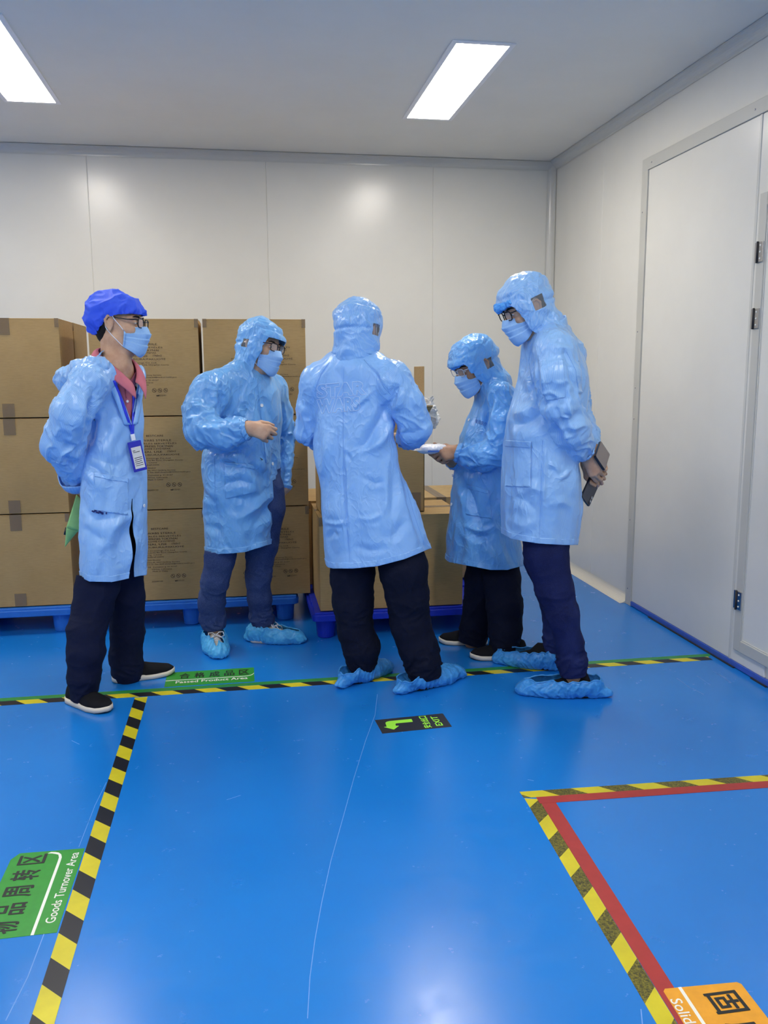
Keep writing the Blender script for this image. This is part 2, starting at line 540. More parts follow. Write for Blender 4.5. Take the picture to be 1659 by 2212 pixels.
def wall_with_joints(name, along, joints, lo, hi, fixed, depth):
    """panel wall: each panel's edge is rolled back a little, so the joints catch the light"""
    b = MB(); edges = [lo]+joints+[hi]; g = 0.0008
    for i in range(len(edges)-1):
        a = edges[i]+(g if i else 0); c = edges[i+1]-(g if i < len(edges)-2 else 0)
        if along == 'x':
            pts = [(a, fixed+0.002), (a+0.003, fixed), (c-0.003, fixed), (c, fixed+0.002), (c, fixed+depth), (a, fixed+depth)]
        else:
            pts = [(fixed+0.002, c), (fixed, c-0.003), (fixed, a+0.003), (fixed+0.002, a), (fixed+depth, a), (fixed+depth, c)]
        b.prism(pts, 0, ZC)
    if along == 'x': b.box((lo, fixed+0.004, 0), (hi, fixed+depth+0.01, ZC))
    else: b.box((fixed+0.004, lo, 0), (fixed+depth+0.01, hi, ZC))
    return tag(b.build(name, M_wall), kind='structure')
wall_with_joints('wall_back', 'x', [-4.49+0.0, -3.31, -2.13, -0.951, 0.23, 1.403], XL, XR, YB, 0.08)
wall_with_joints('wall_right', 'y', [-0.62, 0.62, 1.85, 5.40], YF, YB, XR, 0.08)

def cove(name, pts3, mat, prof):
    b = MB(); V = []; F = []; n = len(prof)
    for p in pts3: V += [tuple(np.array(p)+np.array(q)) for q in prof]
    for i in range(len(pts3)-1):
        for k in range(n): F.append((i*n+k, i*n+(k+1) % n, (i+1)*n+(k+1) % n, (i+1)*n+k))
    F.append(tuple(range(n))); F.append(tuple(range(2*n-1, n-1, -1)))
    b.add(V, F)
    return tag(b.build(name, mat, smooth=False, bevel=0.0), kind='structure')
def qarc(r, n=8):
    """concave quarter profile filling an inside corner at the origin"""
    return [(r - r*math.sin(math.pi/2*k/n), r - r*math.cos(math.pi/2*k/n)) for k in range(n+1)] + [(0.0, 0.0)]
R_ = 0.055
cove('trim_1', [(XL, YB, ZC), (XR, YB, ZC)], M_cove, [(0, -a-0.003, -b-0.003) for a, b in qarc(R_)])
cove('trim_2', [(XR, YF, ZC), (XR, YB, ZC)], M_cove, [(-a-0.003, 0, -b-0.003) for a, b in qarc(R_)])
cove('trim_3', [(XR, YB, 0), (XR, YB, ZC)], M_cove, [(-a-0.003, -b-0.003, 0) for a, b in qarc(0.05)])
# cream base cove along the floor, ending at the infill panel
cove('baseboard_right', [(XR, 4.815, 0), (XR, YB, 0)], M_base, [(-a-0.002, 0, b+0.001) for a, b in qarc(0.052)])
cove('baseboard_back', [(XL, YB, 0), (XR, YB, 0)], M_base, [(0, -a-0.002, b+0.001) for a, b in qarc(0.052)])

# the big infill panel in the right wall, with its flat grey frame
b = MB(); b.box((XR-0.012, 3.40, 0.03), (XR+0.001, 4.745, 2.50)); tag(b.build('trim_4', M_wall, bevel=0.003), kind='structure')
b = MB()
b.box((XR-0.020, 4.745, 0.0), (XR+0.001, 4.815, 2.565)); b.box((XR-0.0205, 2.2, 2.50), (XR+0.001, 4.815, 2.565))
fr = tag(b.build('trim_5', M_frame, bevel=0.002), kind='structure')
for y, z in [(4.70, 2.53), (3.72, 2.53), (4.79, 2.28), (4.79, 1.62), (4.79, 1.30), (4.79, 1.12), (4.79, 0.52), (4.785, 0.10)]:
    s = MB(); s.lathe([(0.004, 0), (0.004, 0.002), (0.0015, 0.003)], seg=10)
    V = np.array(s.V); V = np.stack([-V[:, 2]+XR-0.0205, V[:, 0]+y, V[:, 1]+z], 1)
    from_np('screw', V, s.F, M_steel, fr)
b = MB(); b.box((XR-0.016, 3.668, 0.03), (XR-0.008, 3.684, 2.50)); tag(b.build('trim_6', M_cove, bevel=0.003), kind='structure')
b = MB(); b.box((XR-0.018, 2.4, 0.004), (XR-0.002, 4.745, 0.030)); tag(b.build('baseboard_right_skirting', M_strip, bevel=0.002), kind='structure')
b = MB(); b.box((XR-0.026, 3.62, 0.0), (XR-0.008, 4.50, 0.006)); b.box((XR-0.026, 3.36, 0.0), (XR-0.008, 3.48, 0.006))
tag(b.build('trim_7', M_dark), kind='structure')

# the door at the right edge: frame, leaf, three hinges
dl = MB()
for lo, hi in (((XR-0.022, 3.585, 0.09), (XR+0.001, 3.640, 2.16)), ((XR-0.022, 2.68, 0.09), (XR+0.001, 2.735, 2.16)),
               ((XR-0.022, 2.735, 2.105), (XR+0.001, 3.585, 2.16)), ((XR-0.022, 2.735, 0.09), (XR+0.001, 3.585, 0.145))):
    dl.box(lo, hi)
door = tag(dl.build('door_1', M_frame, bevel=0.003), kind='structure')
b = MB(); b.box((XR-0.014, 2.735, 0.145), (XR+0.001, 3.585, 2.105)); b.build('door_leaf', M_wall, door, bevel=0.003)
b = MB(); b.box((XR-0.018, 2.735, 0.145), (XR-0.012, 3.583, 0.151)); b.box((XR-0.018, 3.577, 0.151), (XR-0.012, 3.583, 2.105)); b.build('seal', M_cove, door)
for z in (1.91, 1.624, 0.333):
    b = MB(); b.box((XR-0.028, 3.588, z-0.043), (XR-0.021, 3.625, z+0.043)); b.box((XR-0.026, 3.628, z-0.043), (XR-0.012, 3.652, z+0.043))
    h = b.build('hinge', M_steel, door, bevel=0.001)
    b = MB(); b.tube([(XR-0.029, 3.626, z-0.046), (XR-0.029, 3.626, z+0.046)], 0.005, 10); b.build('hinge_pin', M_dark, h, smooth=True)
    for dz in (-0.028, 0, 0.028):
        b = MB(); b.lathe([(0.0045, 0), (0.004, 0.002), (0.001, 0.003)], seg=10)
        V = np.array(b.V); V = np.stack([-V[:, 2]+XR-0.028, V[:, 0]+3.606, V[:, 1]+z+dz], 1)
        from_np('screw', V, b.F, M_white, h)

# ------------------------------------------------------------------ ceiling lamps
def mat_lamp():
    t = NT('lamp_diffuser'); t.set(color=(0.9, 0.9, 0.9, 1), rough=0.5, emis=LAMP_POWER, ecol=LAMP_COLOUR+(1,)); return t.m
M_lamp = mat_lamp()
M_lampframe = plain('white_lamp_frame', (0.9, 0.89, 0.87, 1), 0.5)
def lamp(x, y, label):
    r = empty('ceiling_lamp', (x, y, ZC)); tag(r, label, 'ceiling light', 'ceiling lamp panels')
    b = MB(); W, L, f = 0.150, 0.618, 0.025
    for lo, hi in (((-W, -L, -0.007), (-W+f, L, 0.0)), ((W-f, -L, -0.007), (W, L, 0.0)), ((-W+f, -L, -0.007), (W-f, -L+f, 0.0)), ((-W+f, L-f, -0.007), (W-f, L, 0.0))):
        b.box(lo, hi)
    b.build('frame', M_lampframe, r, bevel=0.001)
    b = MB(); b.box((-W+f, -L+f, -0.006), (W-f, L-f, -0.001)); b.build('diffuser', M_lamp, r)
lamp(1.152, 4.712, 'long white ceiling lamp panel above the person in the middle, right of the other')
lamp(-1.072, 4.712, 'long white ceiling lamp panel cut off by the left edge of the photo')
for lx in (-3.296,): lamp(lx, 4.712, 'ceiling lamp panel outside the photo, left of the far row')
for ly, where in ((1.75, 'just overhead'), (-1.2, 'behind the camera')):
    for lx, side in ((1.152, 'right'), (-1.072, 'middle'), (-3.296, 'left')):
        lamp(lx, ly, 'ceiling lamp panel outside the photo, %s, %s row' % (where, side))

# ------------------------------------------------------------------ floor markings
def strip(name, pts, mat, label, cat, z=0.0006, group=None):
    b = MB(); b.prism(pts, 0.0, z)
    return tag(b.build(name, mat), label, cat, group)
def haz(name, p0, p1, w0, mat, label, z, group, origin):
    """tape as its own object with the origin at a stripe edge"""
    b = MB(); b.prism([(x-origin[0], y-origin[1]) for x, y in p0+p1], 0.0, z)
    o = b.build(name, mat); o.location = (origin[0], origin[1], 0.0)
    return tag(o, label, 'floor tape', group)
haz('hazard_tape', [(-4.2, 3.738), (2.245, 3.749)], [(2.245, 3.797), (-4.2, 3.790)], 0, M_haz_x,
    'yellow and black striped floor tape running across the room under the people', 0.0007, 'striped floor tapes', (-0.4922, 3.762))
strip('green_tape', [(-4.2, 3.792), (2.262, 3.800), (2.276, 3.836), (-4.2, 3.830)], M_green2,
      'thin green floor tape along the far edge of the crossing striped tape', 'floor tape', 0.0008)
haz('hazard_tape', [(-0.500, -1.0), (-0.446, -1.0)], [(-0.437, 3.737), (-0.491, 3.737)], 0, M_haz_l,
    'clean yellow and black striped floor tape leading from the crossing tape to the camera', 0.0009, 'striped floor tapes', (-0.449, 2.6298))
haz('hazard_tape', [(0.8915, 2.573), (0.9360, 2.560)], [(0.876, 1.10), (0.832, 1.10)], 0, M_haz_v,
    'worn grimy striped floor tape on the left side of the red bordered area', 0.0007, 'striped floor tapes', (0.9325, 2.459))
haz('hazard_tape', [(0.930, 2.573), (2.10, 2.533), (2.10, 2.576)], [(0.890, 2.6185), (0.890, 2.578)], 0, M_haz_h,
    'worn grimy striped floor tape on the far side of the red bordered area', 0.0009, 'striped floor tapes', (1.0119, 2.5722))
strip('red_tape', [(0.936, 2.560), (0.985, 2.560), (0.9420, 1.650), (0.928, 1.10), (0.878, 1.10), (0.900, 1.654)], M_red,
      'red floor tape along the left side of the corner area, inside the striped tape', 'floor tape', 0.0010, 'red floor tapes')
strip('red_tape', [(0.930, 2.530), (2.10, 2.487), (2.10, 2.532), (0.932, 2.573)], M_red,
      'red floor tape along the far side of the corner area, inside the striped tape', 'floor tape', 0.0013, 'red floor tapes')

def lay_text(s, size, cx, cy, rot, mat, parent, z, name='lettering', bold=0.0, space=1.0, sx=1.0, w=None, h=None):
    V, F = text_mesh(s, size, 0.0, 0.0, 'CENTER', space, sx=sx)
    if w: V[:, 0] *= w/(V[:, 0].max()-V[:, 0].min())
    if h: V[:, 1] *= h/(V[:, 1].max()-V[:, 1].min())
    if bold:                                                         # heavier strokes: the glyph laid over itself, slightly shifted
        V0, F0, n = V, F, len(V); F = list(F0); V = [V0]
        for k, (dx, dy) in enumerate(((1, 0), (-1, 0), (0, 1), (0, -1), (0.7, 0.7), (-0.7, 0.7), (0.7, -0.7), (-0.7, -0.7))):
            V.append(V0+np.array([dx*bold*0.6, dy*bold*0.6, 0.00004*(k+1)])); F += [tuple(i+n*(k+1) for i in f) for f in F0]
        V = np.concatenate(V)
    c, q = math.cos(rot), math.sin(rot)
    P = np.stack([V[:, 0]*c-V[:, 1]*q+cx, V[:, 0]*q+V[:, 1]*c+cy, z+V[:, 2]], 1)
    return from_np(name, P, F, mat, parent, smooth=False)

# sign: passed product area
sg = strip('floor_sign', [(-0.375, 3.846), (0.0285, 3.846), (0.0285, 4.040), (-0.375, 4.036)], M_green,
           'green floor sign by the left person\'s shoe reading Passed Product Area', 'floor sign', 0.0008, 'green area signs')
for i, ch in enumerate('合格成品区'):
    lay_text(ch, 0.07, -0.292+i*0.0685, 3.976+i*0.0012, 0.0, M_black, sg, 0.0012, bold=0.0022, w=0.046, h=0.068)
lay_text('Passed Product Area', 0.03, -0.165, 3.897, 0.006, M_white, sg, 0.0012, bold=0.0006, w=0.325, h=0.030)
b = MB(); cur = [(-0.375+0.02*k, 3.921) for k in range(19)]+[(0.0, 3.923), (0.012, 3.928), (0.021, 3.940), (0.0285, 3.957)]
b.prism(cur+[(x, y+0.006) for x, y in reversed(cur)], 0.0008, 0.0012); b.build('white_line', M_white, sg)
# sign: goods turnover area (reads along the room)
sg = strip('floor_sign', [(-0.7, 2.105), (-0.499, 2.108), (-0.497, 2.507), (-0.682, 2.511), (-0.7, 2.48)], M_green,
           'green floor sign beside the near striped tape reading Goods Turnover Area', 'floor sign', 0.0008, 'green area signs')
for i, ch in enumerate('物品周转区'):
    lay_text(ch, 0.07, -0.640+0.0006*i, 2.150+i*0.080, math.pi/2, M_black, sg, 0.0012, bold=0.0022, w=0.050, h=0.074)
lay_text('Goods Turnover Area', 0.03, -0.5235, 2.318, math.pi/2-0.01, M_white, sg, 0.0012, bold=0.0005, w=0.335, h=0.025)
b = MB(); cur = [(-0.5545, 2.107+0.02*k) for k in range(18)]+[(-0.5552, 2.468), (-0.560, 2.484), (-0.569, 2.495), (-0.580, 2.500), (-0.592, 2.502)]
b.prism(cur+[(x-0.008, y-(0.006 if y > 2.49 else 0.0)) for x, y in reversed(cur)], 0.0008, 0.0012); b.build('white_line', M_white, sg)
# sign: exit arrow
sg = strip('floor_sign', [(0.5118, 3.170), (0.796, 3.187), (0.7915, 3.322), (0.7875, 3.326), (0.5030, 3.306)], M_sign_dark,
           'dark floor sign with bright green bent arrow reading EXIT', 'floor sign', 0.0008)
ax, ay = 0.0, 0.0
arrow = [(0.530, 3.236), (0.547, 3.234), (0.551, 3.268)]
outl = [(0.563, 3.199), (0.590, 3.232), (0.577, 3.2335), (0.5785, 3.252), (0.583, 3.2575), (0.652, 3.2615), (0.652, 3.2905),
        (0.560, 3.2850), (0.548, 3.2800), (0.5405, 3.270), (0.5395, 3.2315), (0.528, 3.231)]
b = MB(); b.prism(outl, 0.0008, 0.0013); b.build('arrow', M_lum, sg)
for i, ch in enumerate('安全出口'):
    lay_text(ch, 0.03, 0.700+0.0004*i, 3.204+i*0.031, math.pi/2+0.06, M_lum, sg, 0.0013, bold=0.0011, w=0.026, h=0.030)
lay_text('EXIT', 0.03, 0.748, 3.252, math.pi/2+0.06, M_lum, sg, 0.0013, bold=0.0012, w=0.095, h=0.026)
# sign: solid waste area
sg = strip('floor_sign', [(0.912, 1.648), (0.919, 1.6555), (1.093, 1.6475), (1.100, 1.640), (1.084, 1.16), (0.892, 1.16)], M_orange,
           'orange floor sign with rounded corners at the bottom right corner of the photo', 'floor sign', 0.0016)
for i, ch in enumerate('固废'):
    lay_text(ch, 0.07, 1.034-i*0.004, 1.592-i*0.092, -math.pi/2, M_black, sg, 0.0021, bold=0.0024, w=0.062, h=0.076)
lay_text('Solid Waste Area', 0.03, 0.921, 1.478, -math.pi/2-0.03, M_white, sg, 0.0021, bold=0.0005, w=0.285, h=0.026)
b = MB(); b.prism([(0.9505, 1.654), (0.9585, 1.654), (0.9395, 1.16), (0.9315, 1.16)], 0.0016, 0.0021); b.build('white_line', M_white, sg)

# long pale scratches in the floor paint
sc_o = bpy.data.objects['floor']
def scratch(pts, r):
    V = []; F = []
    P = [np.array(p, float) for p in pts]
    for i, p in enumerate(P):
        d = P[min(i+1, len(P)-1)]-P[max(i-1, 0)]; n = np.array([-d[1], d[0]])/np.linalg.norm(d)
        V += [(*(p+n*r), 0.0004), (*(p-n*r), 0.0004)]
    F = [(2*i+1, 2*i+3, 2*i+2, 2*i) for i in range(len(P)-1)]
    return V, F
b = MB()
for pts, r in (([(0.558, 3.587), (0.512, 3.358), (0.438, 3.117), (0.354, 2.819), (0.281, 2.542), (0.220, 2.313), (0.175, 2.118), (0.144, 1.968), (0.121, 1.836), (0.105, 1.704)], 0.0009), ([(-0.496, 2.935), (-0.509, 2.772), (-0.516, 2.518)], 0.0008), ([(-0.530, 2.109), (-0.533, 1.949), (-0.548, 1.810)], 0.0012), ([(1.946, 3.542), (1.945, 3.422), (1.962, 3.333)], 0.001), ([(2.159, 3.599), (2.168, 3.496)], 0.0014), ([(2.163, 3.585), (2.159, 3.443)], 0.001), ([(2.052, 3.554), (2.051, 3.432)], 0.0008), ([(0.837, 1.606), (0.820, 1.564)], 0.0012), ([(-0.680, 3.317), (-0.644, 3.276)], 0.001), ([(-0.083, 2.735), (-0.037, 2.759)], 0.0008), ([(0.946, 2.700), (0.963, 2.687)], 0.001)): b.add(*scratch(pts, r))
b.build('scratch', M_scratch, sc_o)

# ------------------------------------------------------------------ cartons and pallets
def carton(name, x0, x1, y0, y1, z0, z1, label, mat=None, group='brown cartons', print_at=None, end_tape=False, rng=0, top_tape=True):
    """closed carton: two flaps meeting along the top, clear tape over the seam"""
    r = empty(name, ((x0+x1)/2, (y0+y1)/2, z0)); tag(r, label, 'box', group)
    w, d, h = (x1-x0)/2, (y1-y0)/2, z1-z0
    rn = random.Random(rng)
    V = []; nz = 7
    b = MB()
    # walls, a touch bulged, with crushed corners
    rows = []
    for k in range(nz+1):
        t = k/nz; bul = 0.004*math.sin(math.pi*t)
        ring = []
        for (sx, sy), (ex, ey) in (((-1, -1), (1, -1)), ((1, -1), (1, 1)), ((1, 1), (-1, 1)), ((-1, 1), (-1, -1))):
            for q in range(5):
                u = q/5; X = sx+(ex-sx)*u; Y = sy+(ey-sy)*u
                ox = bul*math.sin(math.pi*u)*(1 if ex == sx else 0)*X; oy = bul*math.sin(math.pi*u)*(1 if ey == sy else 0)*Y
                ring.append((X*w+ox, Y*d+oy, 0.002+(h-0.006)*t))
        rows.append(ring)
    n = 20
    for rg in rows: V += rg
    F = [(k*n+i, k*n+(i+1) % n, (k+1)*n+(i+1) % n, (k+1)*n+i) for k in range(nz) for i in range(n)]
    F.append(tuple(range(n-1, -1, -1)))
    b.add(V, F)
    # two top flaps with a seam along x or y
    e = 0.0015; sag = 0.002
    if not end_tape:
        b.box((-w, -d, h-0.004), (w, -e, h)); b.box((-w, e, h-0.004), (w, d, h))
    else:
        b.box((-w, -d, h-0.004), (-e, d, h)); b.box((e, -d, h-0.004), (w, d, h))
    b.box((-w+0.004, -d+0.004, h-0.008), (w-0.004, d-0.004, h-0.0035))
    b.build('carton_body', mat or M_card, r, bevel=0.003)
    tw = 0.03
    def tape(*bx):
        t = MB()
        for lo, hi in bx:
            t.box(lo, hi)
        bmt = t.build('packing_tape', M_ctape, r)
    def ell_tape(x0_, x1_, drop):                      # over the top and down the front in one bent strip
        t = MB(); q0, q1 = -d-0.0046, h+0.0008
        prof = [(d-0.01, q1-0.0006), (q0, q1-0.0006), (q0, h-drop), (q0-0.0007, h-drop), (q0-0.0007, q1+0.0004), (d-0.01, q1+0.0004)]
        t.add([(x0_, y, z) for y, z in prof]+[(x1_, y, z) for y, z in prof], [tuple(range(6)), tuple(range(11, 5, -1))]+[(i, (i+1) % 6, 6+(i+1) % 6, 6+i) for i in range(6)])
        t.build('packing_tape', M_ctape, r)
    if end_tape:
        ell_tape(-tw, tw, 0.085)
        tape(((-tw-0.004, -d-0.0052, 0.006), (tw-0.004, -d-0.004, 0.075)))
    else:
        tape(((-w-0.001, -tw, h), (w+0.001, tw, h+0.0012)))
    for q in (-1, 1):                                  # short strips holding the front corners
        tape(((q*w-0.02 if q > 0 else q*w-0.0008, -d-0.0048, h-0.045), (q*w+0.0008 if q > 0 else q*w+0.02, -d-0.0038, h+0.0008)))
    if print_at is not None:
        b = MB(); dx = print_at
        for (yy, xr, ln, hgt, s) in PRINT:
            V, F = text_mesh(s, 0.02)
            if not len(V): continue
            V[:, 1] *= hgt/max(V[:, 1].max()-V[:, 1].min(), 1e-4)
            V[:, 0] *= ln/(V[:, 0].max()-V[:, 0].min())
            b.add([(x + xr - ln/2 + dx, -d-0.0046, y+yy) for x, y, z in V], F)
        for k in range(3):                                          # three small round marks
            cx = 0.045+dx+0.030*k
            ring = [(cx+0.011*math.cos(a), -d-0.0046, 0.137+0.011*math.sin(a)) for a in [math.pi*q/9 for q in range(18)]]
            ri = [(cx+(x-cx)*0.82, y, 0.137+(z-0.137)*0.82) for x, y, z in ring]
            b.add(ring+ri, [(q, (q+1) % 18, 18+(q+1) % 18, 18+q) for q in range(18)])
            b.add([(cx-0.006, -d-0.0046, 0.140), (cx+0.005, -d-0.0046, 0.131), (cx+0.006, -d-0.0046, 0.134), (cx-0.004, -d-0.0046, 0.143)], [(0, 1, 2, 3)])
        cx = 0.055+dx
        b.add([(cx, -d-0.0046, 0.106), (cx+0.014, -d-0.0046, 0.106), (cx+0.014, -d-0.0046, 0.114), (cx+0.011, -d-0.0046, 0.110), (cx+0.007, -d-0.0046, 0.112), (cx+0.003, -d-0.0046, 0.110), (cx, -d-0.0046, 0.114)], [(0, 1, 2, 3, 4, 5, 6)])
        b.build('lettering', M_print, r)
    return r
# rows: height above the carton's base, right end, length, letter height, words
PRINT = [(0.405, 0.030, 0.090, 0.010, 'BESTCARE'), (0.380, 0.070, 0.250, 0.0105, 'GAUZE SWABS STERILE'), (0.364, 0.098, 0.300, 0.0105, 'STERILĖS MARLĖS SERVETĖLĖS'),
         (0.348, 0.078, 0.270, 0.0105, 'STERILAS KOMPRESES TOKYNIAI'), (0.333, 0.066, 0.250, 0.0105, 'KOMPRESY JAŁOWE CZYSTEPAK'), (0.318, 0.020, 0.190, 0.0105, 'MEDICINAL USE'),
         (0.320, 0.092, 0.045, 0.0100, '1760m2'), (0.303, 0.112, 0.330, 0.0110, 'PACKAKING/DUBIURA/PAKUOTĖ'),
         (0.282, 0.066, 0.200, 0.0085, 'Medical Dressings Co.,Ltd.'), (0.271, 0.130, 0.300, 0.0085, 'No.1 Xing Road, Jianbu Bei Zone, Changshan County,'),
         (0.259, -0.010, 0.120, 0.0080, 'Zhejiang, China'), (0.248, 0.0, 0.150, 0.0075, 'www.medical.com'), (0.231, -0.015, 0.080, 0.0075, 'Distributor'),
         (0.217, 0.086, 0.200, 0.0080, 'Eiffestrasse 80, 20537 Hamburg, Germany'), (0.206, 0.165, 0.330, 0.0080, 'Tel: 0049402513175  Fax: 0049 (hospital@medical-health.gov)'),
         (0.190, 0.070, 0.170, 0.0078, 'UAB  Zemaites g. 21-0157'), (0.178, 0.042, 0.110, 0.0075, 'Vilnius, Lithuania'), (0.167, 0.018, 0.080, 0.0070, 'Made in China'),
         (0.110, -0.01, 0.060, 0.0075, '20200120'), (0.110, 0.105, 0.042, 0.0080, '2025/01'), (0.136, -0.16, 0.030, 0.017, 'CE'), (0.110, -0.14, 0.05, 0.010, 'LOT 202001')]

Z0, Z1, Z2, Z3 = 0.152, 0.661, 1.171, 1.683
rowsz = [(Z0, Z1-0.004), (Z1, Z2-0.004), (Z2, Z3)]
nm = ['bottom', 'middle', 'top']
for i in range(3):
    jx = (0.0, 0.004, 0.010)[i]
    carton('carton', -1.468+jx, -0.925+jx, 4.816, 5.208, *rowsz[i], 'brown carton, %s of the stack at the left edge of the photo' % nm[i], end_tape=True, rng=i)
    carton('carton', -1.468+jx, -0.922+jx, 5.226, 5.645, *rowsz[i], 'brown carton, %s of the rear stack just behind the leftmost stack' % nm[i], end_tape=True, rng=i+10)
    carton('carton', -0.762-0.004*i, -0.205, 4.816+0.003*i, 5.230, *rowsz[i], 'brown printed carton, %s of the stack behind the man in the blue cap' % nm[i], print_at=(0.095, 0.095, 0.045)[i]-0.05, rng=i+20)
    carton('carton', -0.181, 0.366, 4.816, 5.230, *rowsz[i], 'brown printed carton, %s of the stack behind the man in jeans, second from left' % nm[i], print_at=(0.09, 0.09, 0.09)[i], rng=i+30)

def pallet(x0, x1, y0, y1, mat, label, holes=True):
    r = empty('plastic_pallet', ((x0+x1)/2, (y0+y1)/2, 0)); tag(r, label, 'pallet', 'blue plastic pallets')
    w, d = (x1-x0)/2, (y1-y0)/2
    b = MB(); b.prism(rrect(2*w, 2*d, 0.035), 0.102, 0.138); 
    b.build('rim', mat, r, bevel=0.004)
    b = MB()
    nx, ny = 6, 5
    for i in range(nx+1):
        x = -w+0.05+(2*w-0.1)*i/nx; b.box((x-0.035, -d+0.012, 0.136), (x+0.035, d-0.012, 0.150))
    for j in range(ny+1):
        y = -d+0.045+(2*d-0.09)*j/ny; b.box((-w+0.012, y-0.035, 0.135), (w-0.012, y+0.035, 0.1495))
    b.build('deck', mat, r, bevel=0.003)
    for i in (-1, 0, 1):
        for j in (-1, 0, 1):
            b = MB(); b.lathe([(0.042, 0.0), (0.046, 0.004), (0.055, 0.104)], (i*(w-0.075), j*(d-0.085), 0), 24)
            b.build('leg', mat, r, smooth=False, bevel=0.002)
    return r
pallet(-2.13, -0.925, 4.782, 5.79, M_pal1, 'light blue plastic pallet under the leftmost carton stack')
pallet(-0.900, 0.298, 4.782, 5.79, M_pal1, 'light blue plastic pallet under the two printed carton stacks')
pallet(0.344, 1.44, 4.398, 5.60, M_pal2, 'deep blue plastic pallet behind the person seen from the back')
carton('carton', 0.388, 1.158, 4.424, 4.925, 0.152, 0.655, 'large plain carton on the deep blue pallet, in front, under the open carton', rng=50, group='plain cartons')
carton('carton', 0.372, 0.912, 5.020, 5.570, 0.152, 0.655, 'plain carton at the rear left of the deep blue pallet, in shadow', rng=51, group='plain cartons', end_tape=True)
carton('carton', 0.925, 1.430, 5.020, 5.560, 0.152, 0.655, 'light tan carton at the rear right of the deep blue pallet, tape along its top', M_card2, rng=52, group='plain cartons', end_tape=True)

# the open carton: four walls, four flaps
r = empty('open_carton', (0.685, 4.655, 0.657)); tag(r, 'tall open carton with raised flap, standing on the large carton behind the middle person', 'box', 'plain cartons')
w, d, h = 0.278, 0.155, 0.495; th = 0.005
b = MB()
b.prism([(-w, -d), (w, -d), (w, d), (-w, d)], 0, th)
for q in ([(-w, -d), (w, -d), (w, -d+th), (-w, -d+th)], [(-w, d-th), (w, d-th), (w, d), (-w, d)], [(-w, -d), (-w+th, -d), (-w+th, d), (-w, d)], [(w-th, -d), (w, -d), (w, d), (w-th, d)]):
    b.prism(q, 0, h)
b.build('carton_body', M_card, r, bevel=0.001)
b = MB(); b.box((w-0.006, -d+0.006, h), (w, 0.10, h+0.275)); b.build('flap', M_card2, r, bevel=0.002)
b = MB(); b.add([(-w, -d, h), (w, -d, h), (w+0.020, -d-0.11, h+0.076), (-w, -d-0.11, h+0.076), (-w, -d, h-0.005), (w, -d, h-0.005), (w+0.020, -d-0.112, h+0.071), (-w, -d-0.112, h+0.071)],
                [(0, 1, 2, 3), (7, 6, 5, 4), (0, 4, 5, 1), (1, 5, 6, 2), (2, 6, 7, 3), (3, 7, 4, 0)]); b.build('flap', M_card, r)
b = MB(); b.box((w-0.075, -d-0.0012, 0.0), (w-0.02, -d+0.0005, 0.105)); b.build('packing_tape', M_ctape, r)
